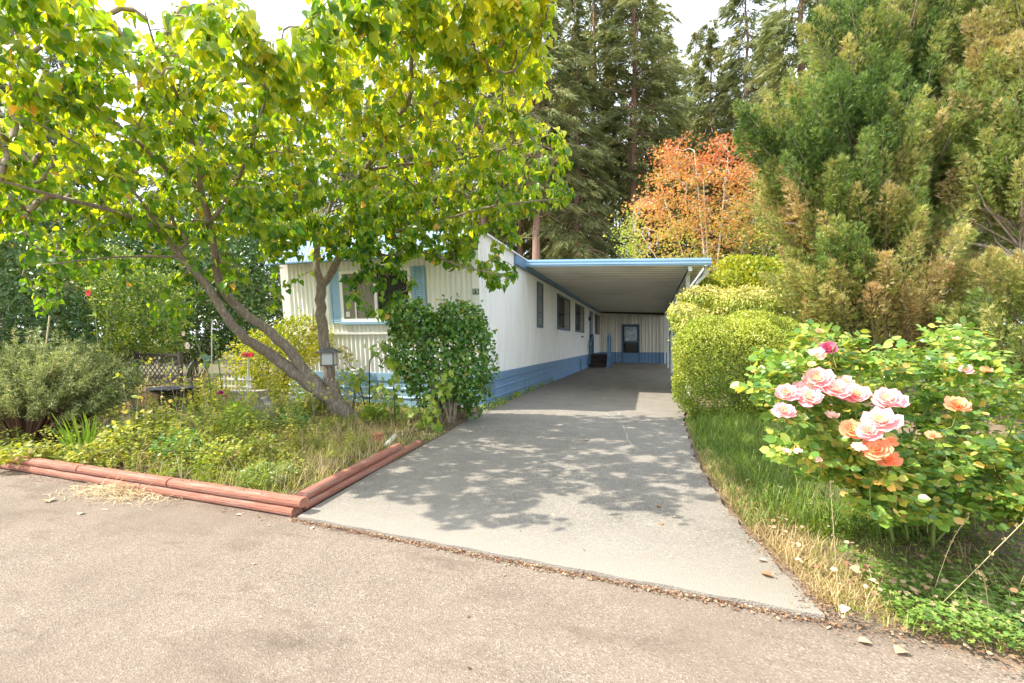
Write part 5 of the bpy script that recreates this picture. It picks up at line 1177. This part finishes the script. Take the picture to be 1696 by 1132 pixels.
for k, (u, v, H_, rr_, mk, tm_, sz, lab) in enumerate(clumps):
    c = gnd(u, v, .05); T = thing('garden_plant', c, lab, 'plant', 'leafy plants in the garden bed'); n = 420 if sz > .03 else 1500
    a = rng.random(n)*6.28; q = rng.random(n)**.5; h = H_*(1-.5*q**2)*rng.uniform(.25, 1.05, n); P = np.stack([c.x+np.cos(a)*q*rr_*(.5+.5*h/H_), c.y+np.sin(a)*q*rr_*.8, .05+h], 1)
    d = np.stack([np.cos(a), np.sin(a), rng.uniform(-.5, .8, n)], 1)+rdir(n)*.6
    cloud('foliage', tm_, P, d, rdir(n)*.5+np.array((0, -.2, .8)), sz*rng.uniform(.6, 1.2, n), L[mk], T, np.clip(.5+.25*rng.normal(size=n), 0, 1), kind='stuff')
    b = MB()
    for _ in range(14):
        a_ = random.uniform(0, 6.28); e = Vector((c.x+math.cos(a_)*rr_*.7, c.y+math.sin(a_)*rr_*.6, .05+H_*random.uniform(.6, 1.1))); b.tube([c, c.lerp(e, .5)+Vector((0, 0, .06)), e], [.004, .003, .0015], 4, cap=False)
    b.build('stems', M['twig'] if k % 2 else M['green_stem'], T)['kind'] = 'stuff'
# ---- leaf litter and straw on the paving
def litter():
    P = []
    for x in np.linspace(-2.4, .8, 2600): P.append((x+random.gauss(0, .01), ROADE(x)-abs(random.gauss(0, .022))-.004, .004+random.random()*.012))
    for k in range(900): y = 2.35+random.random()**1.6*3.2; P.append((lerp_side(right, y)+random.gauss(.02, .05), y, DH+.004+random.random()*.02))
    for k in range(700): t = random.random()**1.3; x = .75+t*2.2; P.append((x, 2.33-(x-.8)/4.5+random.gauss(0, .06), .01+random.random()*.03))
    for k in range(350): x = random.uniform(-6.5, -2.4); P.append((x, ROADE(x)-abs(random.gauss(0, .07)), .004+random.random()*.008))
    for k in range(260): P.append((random.uniform(1.0, 2.6), random.uniform(2.2, 3.4), .07+random.random()*.03))
    for k in range(200): y = random.uniform(4.8, 9); P.append((lerp_side(left, y)+random.gauss(0, .05), y, DH+.005+random.random()*.01))
    for k in range(260): x = random.uniform(-6.5, -2.45); P.append((x, ROADE(x)+.055+random.gauss(0, .014), .139))
    for k in range(700): P.append((random.uniform(-6.4, -2.6), random.uniform(2.75, 4.3), .07+random.random()*.03))
    for k in range(60): P.append((random.uniform(-6, 2), random.uniform(.9, 2.4), .006))
    for k in range(40): P.append((random.uniform(-2, .4), random.uniform(2.6, 6), DH+.006))
    P = np.array(P); n = len(P); tp = rdir(n)*np.array((1, 1, .25)); nn = rdir(n)*.4+np.array((0, 0, 1)); s = rng.uniform(.004, .017, n)*rng.choice([.7, 1, 1.3], n)
    tag(cloud('leaf_litter', OVAL, P, tp, nn, s, L_lit, None, rng.random(n)*.8, s*1.1, kind='stuff'), 'brown leaf crumbs along the crack between road and driveway and at the verges', 'leaf litter')
L_lit = M['litter']; litter()
def verge_leaves():
    n = 420; x = rng.uniform(.6, 2.6, n); y = 2.33-(x-.8)/4.5+np.abs(rng.normal(0, .3, n)); m = x < .95; y[m] = rng.uniform(2.35, 4.2, m.sum()); x[m] += rng.uniform(0, .25, m.sum())
    P = np.stack([x, y, np.full(n, .1)+rng.random(n)*.03], 1); P[y < 2.45-(x-.8)/4.5, 2] = .03
    tag(cloud('verge_leaf_litter', ROUND, P, rdir(n)*np.array((1, 1, .4)), rdir(n)*.5+np.array((0, -.2, 1)), rng.uniform(.012, .036, n), M['litter'], None, rng.uniform(.3, .9, n), kind='stuff'), 'tan and cream dead leaves scattered over the clover and turf at lower right', 'leaf litter')
verge_leaves()
lm = [np_mesh('fallen_leaf', np.array([ROUND[0]], float)*np.array((1, 1, 2.5)), ROUND[1], 1, M['litter'], np.array([t]), True) for t in (.2, .45, .75, .95)]
fl = [(520,873,.03,3,'cream curled leaf on the asphalt just in front of the timber corner'),(1260,950,.06,1,'brown curled leaf with its stalk near the right edge of the driveway'),(1270,930,.035,3,'small white leaf scrap just behind the brown curled leaf on the driveway'),
 (1095,866,.035,1,'brownish leaf at the front rim of the tree shadow, right of the driveway middle'),(1087,838,.05,1,'rust-coloured broad leaf inside the tree shadow on the driveway'),(1118,857,.03,3,'pale leaf scrap right of the rust-coloured leaf'),(913,852,.03,3,'cream leaf left of the middle in the tree shadow on the driveway'),
 (1420,1062,.05,2,'tan leaf on the road below the lower right driveway corner'),(1500,1078,.06,2,'long tan leaf at the road edge below the clover'),(1370,1042,.045,3,'cream leaf on the road right beside the driveway corner'),(1405,1005,.05,3,'large cream leaf on the litter in front of the clover'),
 (1455,968,.045,3,'white leaf lying on the clover below the rose bush'),(1330,930,.04,3,'cream leaf in the turf left of the rose canes'),(80,828,.09,2,'largest tan leaf cluster on the asphalt at far left'),(130,853,.05,3,'cream leaf on the asphalt left of the straw heap'),
 (390,853,.05,3,'cream leaf under the timbers right of the straw heap'),(975,730,.06,2,'tan leaf far up the driveway near the long crack'),(645,893,.04,3,'cream leaf caught in the crack left of the driveway middle'),(420,935,.02,3,'tiny pale leaf alone in the middle of the road at left')]
for u, v, s, t, lab in fl:
    c = gnd(u, v, 0); inside = (c.y > ROADE(c.x) and c.x < lerp_side(right, c.y)); c = gnd(u, v, DH+.006 if inside else (.09 if c.x > .8 and c.y > 2.4-(c.x-.8)/4.5 else .006))
    o = bpy.data.objects.new('fallen_leaf', lm[t]); o.matrix_basis = Matrix.Translation(c) @ Matrix.Rotation(random.uniform(0, 6.3), 4, 'Z') @ Matrix.Rotation(random.uniform(-.25, .25), 4, 'X') @ Matrix.Diagonal((s, s, s, 1)); link(o)
    tag(o, lab, 'leaf', 'fallen leaves on the paving')
def straw():
    n = 900; a = rng.normal(0, 1, (n, 2)); c = np.array(tuple(gnd(212, 815, 0))); P = np.stack([c[0]+a[:, 0]*.26, c[1]-.02+a[:, 1]*.09-np.abs(a[:, 0])*.02, .01+np.maximum(0, .06-.03*(a**2).sum(1))*rng.random(n)], 1)
    tp = rdir(n)*np.array((1, .6, .12)); s = rng.uniform(.05, .18, n)
    tag(cloud('straw_heap', BLADE, P, tp, rdir(n)*.4+np.array((0, 0, 1)), s, M['straw'], None, rng.random(n), .004, kind='stuff'), 'flattened heap of dry straw on the road against the left timbers', 'straw')
straw()

# ---- garden ornaments
def P3(u, v, z): return at(u, v, z)
# bird bath
c = gnd(284, 700, .05); T = thing('bird_bath', c, 'dark round bird bath on a pedestal among the weeds', 'bird bath')
MB().lathe(c, [(.0, .42), (.1, .43), (.23, .47), (.29, .52), (.3, .52), (.29, .49), (.15, .42), (.06, .38)], 28).build('basin', M['iron'], T, smooth=True)
MB().lathe(c, [(.13, 0), (.13, .04), (.06, .07), (.05, .3), (.08, .38)], 16).build('pedestal', M['wood'], T, smooth=True)
MB().lathe(c+Vector((.2, -.05, -.02)), [(.1, 0), (.1, .03), (.02, .04)], 12).build('foot_stone', M['stone'], T, smooth=True)
# hummingbird stake
c = gnd(303, 690, .05); top = P3(301, 535, 6.7); T = thing('hummingbird_stake', c, 'green metal hummingbird silhouette on a thin garden stake', 'garden stake')
MB().tube([c, (top.x, c.y, top.z)], .006, 6).build('stake', M['pewter'], T)
o2 = Vector((top.x, c.y-.01, P3(300, 597, 6.9).z)); k = .0098
sil = [(-14,9),(-11,3),(-6,0),(-5,-6),(-8,-9),(-2,-13),(1,-8),(5,-5),(7,2),(11,5),(8,7),(4,6),(1,9),(-4,5)]
MB().prism([(o2.x+a*k, o2.y, o2.z+b_*k) for a, b_ in sil], (0, .012, 0)).build('bird', M['greenmetal'], T)
# plate flower
c = gnd(322, 700, .05); h = P3(317, 613, 6.8); T = thing('plate_flower', c, 'white glass plate ornament with dark centre tilted on a stake', 'garden ornament')
MB().tube([c, h], .006, 6).build('stake', M['iron'], T)
def disk(r, off, mat, nm, n=28, sc=0):
    ax_ = Vector((-.75, -.6, .25)).normalized(); a = ax_.orthogonal().normalized(); e = ax_.cross(a); ctr = h+ax_*off
    MB().prism([ctr+(a*math.cos(6.283*i/n)+e*math.sin(6.283*i/n))*r*(1+sc*math.cos(i*math.pi)) for i in range(n)], ax_*.012).build(nm, mat, T)
disk(.135, 0, M['pewter'], 'scalloped_rim', 28, .04); disk(.12, .013, M['whitepaint'], 'plate'); disk(.05, .027, M['greenmetal'], 'centre')
# shepherd hook behind
c = gnd(303, 680, .05)+Vector((.05, .5, 0)); T = thing('plant_hook', c, 'tall grey-green hook pole rising behind the hummingbird stake', 'hook')
t0 = P3(303, 540, 7.3); MB().tube([c, (c.x, c.y, t0.z), (c.x+.02, c.y, t0.z+.12), (c.x+.09, c.y, t0.z+.15), (c.x+.14, c.y, t0.z+.08)], .009, 8).build('pole', M['postwhite'], T, smooth=True)
# wooden raised planter behind
c = at(225, 660, 7.3); T = thing('raised_planter', (c.x, c.y, .03), 'low dark brown plank planter box behind the bird bath', 'planter')
for k in range(3): MB().box((c.x-.75, c.y-.02, .06+k*.14), (c.x+.55, c.y+.02, .19+k*.14)).build('plank', M['wood'], T, bevel=.005)
for x in (-.75, .55): 
    for k in range(3): MB().box((c.x+x-.02, c.y+.022, .06+k*.14), (c.x+x+.02, c.y+.9, .19+k*.14)).build('plank', M['wood'], T, bevel=.005)
MB().box((c.x-.72, c.y+.03, .05), (c.x+.52, c.y+.88, .44)).build('planter_soil', M['soil'], T)
# flat stones
for k, (u, v, wd, lab) in enumerate(((250, 695, .55, 'flat grey paving slab in front of the raised planter'), (190, 712, .45, 'flat grey slab half hidden left of the planter'), (398, 672, .6, 'pale paving slab left of the stone statue'), (20, 712, .7, 'pale paving slab under the rosemary at far left'))):
    c = gnd(u, v, .05); n = 9; pts = [(c.x+wd*.5*math.cos(6.283*i/n)*random.uniform(.85, 1.1), c.y+wd*.45*math.sin(6.283*i/n)*random.uniform(.85, 1.1), .06) for i in range(n)]
    o = MB().prism(pts, (0, 0, .05)).build('paving_slab', M['slab'], bevel=.008); tag(o, lab, 'paving slab')
for u, v, r_, lab in ((462, 795, .1, 'low flat grey stone in the grass near the timber corner'), (548, 748, .05, 'small pale stone left of the clay pot'), (398, 752, .07, 'mossy grey stone among the weeds'), (340, 762, .05, 'small white stone behind the front timbers')):
    c = gnd(u, v, .06); b = MB(); n = 10; prof_ = [(r_*.9, -.02), (r_, .01), (r_*.75, r_*.45), (r_*.3, r_*.6)]
    b.lathe(c, prof_, n); b.v = [(x+random.uniform(-.1, .1)*r_, y+random.uniform(-.1, .1)*r_, z+random.uniform(-.06, .06)*r_) for x, y, z in b.v]; tag(b.build('garden_stone', M['stone'], smooth=True), lab, 'stone')
# lattice fence piece
c = at(260, 600, 9.4); T = thing('lattice_fence', (c.x, c.y, 0), 'low dark diamond lattice panel in the shade behind the garden', 'fence')
W_, H_ = 1.2, .62; z0 = .34
for s_ in (-1, 1):
    for k in range(-8, 15):
        x0 = k*.13; a = [x0, 0]; e = [x0+s_*H_, H_]; pts = []
        for t in np.linspace(0, 1, 41):
            x = a[0]+(e[0]-a[0])*t
            if 0 <= x <= W_: pts.append((x, t*H_))
        if len(pts) > 1:
            (xa, ha), (xb, hb) = pts[0], pts[-1]; MB().prism([(c.x-W_/2+xa, c.y+.008*s_, z0+ha), (c.x-W_/2+xa+.028, c.y+.008*s_, z0+ha), (c.x-W_/2+xb+.028, c.y+.008*s_, z0+hb), (c.x-W_/2+xb, c.y+.008*s_, z0+hb)], (0, .007, 0)).build('slat', M['steps'], T)
MB().box((c.x-W_/2-.03, c.y-.02, z0+H_), (c.x+W_/2+.06, c.y+.03, z0+H_+.05)).build('top_rail', M['steps'], T)
for x in (-W_/2-.05, W_/2+.03): MB().box((c.x+x, c.y-.03, 0), (c.x+x+.06, c.y+.04, z0+H_+.1)).build('post', M['steps'], T)
# white picket edging
c = at(393, 634, 7.4); T = thing('picket_edging', (c.x, c.y, .05), 'small white picket edging leaning behind the garden statue', 'edging')
for k in range(8): MB().prism([(c.x-.3+k*.08, c.y, c.z-.13), (c.x-.275+k*.08, c.y, c.z-.13), (c.x-.235+k*.08, c.y-.04, c.z+.1), (c.x-.245+k*.08, c.y-.04, c.z+.125), (c.x-.26+k*.08, c.y-.04, c.z+.1)], (0, .01, 0)).build('picket', M['whitepaint'], T)
for dz in (-.07, .05): MB().box((c.x-.34, c.y-.045, c.z+dz), (c.x+.36, c.y-.03, c.z+dz+.02)).build('rail', M['whitepaint'], T)
MB().box((c.x-.35, c.y+.01, .03), (c.x+.36, c.y+.3, c.z-.14)).build('base_block', M['slab'], T)
# red ornament
c = P3(409, 588, 7.3); T = thing('red_ornament', (c.x, c.y, .05), 'red curled metal garden ornament below the leaning trunk', 'garden ornament')
MB().tube([(c.x, c.y+.02, .05), (c.x, c.y+.02, c.z-.04)], .012, 6).build('stake', M['whitepaint'], T)
b = MB()
for x, w_ in ((-.085, .04), (-.0, .055), (.08, .04)):
    n = 16; b.prism([(c.x+x+w_*math.cos(6.283*i/n), c.y, c.z+.04*math.sin(6.283*i/n)*(.9 if w_ > .06 else .95)) for i in range(n)], (0, .025, 0))
b.build('red_discs', M['red'], T)
MB().tube([(c.x-.05+.05*(1-i/26)*math.cos(i*.5), c.y-.012, c.z+.05*(1-i/26)*math.sin(i*.5)) for i in range(24)], .006, 6).build('curl', M['terra'], T)
# statue: seated stone cherub
def statue():
    c = gnd(440, 706, .05); T = thing('stone_statue', c, 'weathered grey stone figure crouching in the weeds left of the tree', 'statue')
    me = bpy.data.meshes.new('figure')
    V = [(0,0,.08),(0,0,.2),(0,.0,.3),(0,-.02,.37),(0,-.03,.43),(-.1,0,.3),(-.15,-.06,.22),(-.09,-.12,.17),(.1,0,.3),(.15,-.05,.22),(.1,-.12,.16),(-.1,-.1,.1),(-.09,-.2,.16),(-.1,-.22,.03),(.1,-.1,.1),(.1,-.2,.16),(.1,-.22,.03)]
    E_ = [(0,1),(1,2),(2,3),(3,4),(2,5),(5,6),(6,7),(2,8),(8,9),(9,10),(0,11),(11,12),(12,13),(0,14),(14,15),(15,16)]
    me.from_pydata([tuple(Vector(v)*1.0+c) for v in V], E_, []); o = bpy.data.objects.new('figure', me); me.materials.append(M['stone']); link(o, T)
    sk = o.modifiers.new('skin', 'SKIN'); me.skin_vertices or o.modifiers
    rr = [.12,.11,.1,.05,.085,.05,.04,.035,.05,.04,.035,.065,.055,.045,.065,.055,.045]
    if not me.skin_vertices: me.attributes
    for i, r_ in enumerate(rr):
        try: me.skin_vertices[0].data[i].radius = (r_, r_); me.skin_vertices[0].data[i].use_root = (i == 0)
        except Exception: pass
    ss = o.modifiers.new('sub', 'SUBSURF'); ss.levels = 2; ss.render_levels = 2
    dm = o.modifiers.new('d', 'DISPLACE'); tx = bpy.data.textures.new('rough_stone', 'CLOUDS'); tx.noise_scale = .04; dm.texture = tx; dm.strength = .02; dm.mid_level = .5
    MB().lathe(c, [(.2, -.03), (.2, .03), (.17, .05)], 14).build('plinth', M['stone'], T)
statue()
# clay pot with dried stems
c = gnd(626, 734, .05); T = thing('clay_pot', c, 'small reddish clay pot with dried stalks near the side timbers', 'plant pot')
MB().lathe(c, [(.045, 0), (.058, .085), (.064, .085), (.068, .125), (.06, .125), (.055, .1), (.01, .09)], 22).build('pot', M['terra'], T, smooth=False)
MB().lathe(c, [(.0605, .094), (.0665, .096), (.0672, .101), (.0605, .101)], 22).build('wire_band', M['pewter'], T)
n = 70; q = np.repeat(np.array(tuple(c+Vector((0, 0, .1))))[None], n, 0)+rng.normal(0, .015, (n, 3)); d = rdir(n); d[:, 2] = np.abs(d[:, 2])*.7; cloud('dried_stalks', BLADE, q, d, rdir(n), rng.uniform(.06, .2, n), L['drygrass'], T, None, .004, kind='stuff')
tag(MB().tube([gnd(640, 738, .05), at(654, 722, 5.5)], .03, 10).build('stake_light', M['whitepaint'], smooth=True), 'small fallen white garden light right of the clay pot', 'garden light')
# lantern hanging on the upright trunk
def lantern():
    c = P3(545, 585, 6.62); T = thing('lantern', c, 'black framed lantern with milky panes fixed on the upright tree stem', 'lantern')
    hx = .1; z0, z1 = c.z-.17, c.z+.0; M_ = M['pewter']
    Rm = Matrix.Rotation(R(22), 4, 'Z')
    def W(p): q = Rm @ Vector(p); return (c.x+q.x, c.y+q.y, c.z+q.z)
    def bx(a, b_): 
        m = MB().box(a, b_); m.v = [W(v) for v in m.v]; return m
    for sx in (-1, 1):
        for sy in (-1, 1): bx((sx*.085-.008, sy*.085-.008, -.17), (sx*.085+.008, sy*.085+.008, 0)).build('frame_post', M_, T)
    bx((-.095, -.095, -.19), (.095, .095, -.17)).build('base', M_, T)
    for a, b_ in (((-.077, -.089, -.168), (.077, -.085, -.002)), ((-.077, .085, -.168), (.077, .089, -.002)), ((-.089, -.077, -.168), (-.085, .077, -.002)), ((.085, -.077, -.168), (.089, .077, -.002))): bx(a, b_).build('pane', M['milk'], T)
    m = MB(); r0, r1 = .145, .05
    m.v = [W((s*r0, t*r0, 0)) for s, t in ((-1,-1),(1,-1),(1,1),(-1,1))]+[W((s*r0, t*r0, .012)) for s, t in ((-1,-1),(1,-1),(1,1),(-1,1))]+[W((s*r1, t*r1, .075)) for s, t in ((-1,-1),(1,-1),(1,1),(-1,1))]
    m.f = [(3,2,1,0),(8,9,10,11)]+[(i, (i+1) % 4, 4+(i+1) % 4, 4+i) for i in range(4)]+[(4+i, 4+(i+1) % 4, 8+(i+1) % 4, 8+i) for i in range(4)]; m.build('cap', M_, T)
    MB().tube([(c.x, c.y, c.z+.075), (c.x, c.y, c.z+.13), (c.x-.03, c.y+.06, c.z+.14)], .008, 6).build('bracket', M_, T)
lantern()
# little brass bell on a cord
t0 = P3(519, 512, 6.5); t1 = P3(519, 538, 6.5); T = thing('wind_bell', t0, 'tiny brass bell hanging on a cord left of the upright stem', 'bell')
MB().tube([t0, t1], .004, 5).build('cord', M['iron'], T); MB().lathe(t1, [(.008, 0), (.03, -.01), (.036, -.045), (.04, -.075), (.03, -.08), (.01, -.09)], 14).build('bell', surf('brass', (.5, .38, .14), .4, .2, 10, metal=.6), T, smooth=True)
t0 = P3(640, 428, 6.3); t1 = P3(640, 448, 6.3); T = thing('wind_chime', t0, 'brown bell-shaped wind chime hanging before the front window', 'wind chime')
MB().tube([t0, t1], .003, 5).build('cord', M['iron'], T); MB().lathe(t1, [(.01, .01), (.035, 0), (.055, -.03), (.065, -.055), (.06, -.06), (.01, -.058)], 16).build('bell', M['terra'], T, smooth=True)
# white pot on an iron stand with hoop
c = at(592, 640, 7.05); c.z = .05; pc = P3(592, 628, 7.05); T = thing('plant_stand', c, 'black iron hoop plant stand before the front wall', 'plant stand')
MB().tube([(c.x-.12, c.y, .05), (c.x-.02, c.y, pc.z-.02)], .008, 6).tube([(c.x+.12, c.y+.1, .05), (c.x+.02, c.y, pc.z-.02)], .008, 6).tube([(c.x+.02, c.y-.15, .05), (c.x, c.y, pc.z-.02)], .008, 6).build('legs', M['iron'], T)
MB().lathe((c.x, c.y, pc.z-.03), [(.11, 0), (.11, .015)], 20).build('shelf', M['iron'], T)
hc = P3(608, 640, 6.9); MB().tube([(hc.x+.19*math.cos(a), hc.y, hc.z+.19*math.sin(a)) for a in np.linspace(R(165), R(375), 22)], .009, 7).build('hoop', M['iron'], T, smooth=True)
T = thing('white_flower_pot', (c.x, c.y, pc.z-.01), 'white glazed pot with a sparse reddish-leaved plant on the iron stand', 'plant pot')
MB().lathe((c.x, c.y, pc.z-.012), [(.07, 0), (.1, .05), (.115, .12), (.1, .13), (.12, .14), (.12, .17), (.1, .17), (.09, .13), (.01, .12)], 24).build('pot', M['potwhite'], T, smooth=True)
b = MB(); e = P3(572, 588, 7.05); q, _ = limb(b, [(c.x, c.y, pc.z+.14), P3(580, 606, 7.05), e], [.009, .007, .004], 5, 0); b.build('stem', M['wood'], T)
n = 34; P = np.array(tuple(e))+rng.normal(0, 1, (n, 3))*np.array((.07, .05, .09)); cloud('foliage', OVAL, P, rdir(n)-np.array((0, 0, .4)), rdir(n), rng.uniform(.04, .075, n), L['yellow_red'] if 'yellow_red' in L else L['maple'], T, rng.uniform(0, .6, n), kind='stuff')
# double shepherd hook by the camellia
c = gnd(612, 700, .05); T = thing('shepherd_hook', c, 'thin black arched hook pole between tree and camellia', 'hook')
tz = P3(612, 602, 6.9).z; MB().tube([c, (c.x, c.y, tz)]+[(c.x+.1-.1*math.cos(a), c.y, tz+.12*math.sin(a)) for a in np.linspace(0, R(170), 10)][1:]+[(c.x+.23, c.y, tz+.06)], .009, 8).build('pole', M['iron'], T, smooth=True)
MB().tube([gnd(655, 712, .05), P3(652, 640, 6.7)], .006, 6).build('side_pole', M['iron'], T)
# tulip stake
c = gnd(240, 742, .05); T = thing('leaf_stake', c, 'green metal leaf-shaped garden stake leaning left before the planter', 'garden stake')
e = P3(212, 640, 5.5); MB().tube([c, c.lerp(e, .5), e], .006, 6).build('stake', M['pewter'], T)
m_ = c.lerp(e, .35); d = (e-c).normalized(); s_ = Vector((1, 0, .1)); MB().prism([m_, m_+d*.1+s_*.03, m_+d*.22+s_*.035, m_+d*.3+s_*.045, m_+d*.3-s_*.005, m_+d*.15-s_*.005], (0, .008, 0)).build('metal_leaf', M['greenmetal'], T)
MB().tube([e, e+Vector((-.02, 0, .14))], .022, 8).build('cap', M['whitepaint'], T)
# bamboo cane in the rosemary
tag(MB().tube([gnd(66, 700, .05), at(72, 610, 6.5), at(82, 523, 6.5)], [.012, .011, .009], 8).build('garden_cane', M['strawstem'], smooth=True), 'straight pale cane standing up out of the rosemary bush', 'cane')
# weathered branch prop behind
tag(MB().tube([at(290, 400, 7.9), at(340, 560, 7.9), at(400, 590, 7.8)], [.03, .03, .025], 8).build('dead_branch', M['palebark'], smooth=True), 'pale bare branch crossing behind the leaning trunks', 'branch') if False else None
print('tris', sum(len(o.data.loops)-2*len(o.data.polygons) for o in {o.data.name: o for o in bpy.data.objects if o.type == 'MESH'}.values()), 'objects', len(bpy.data.objects))
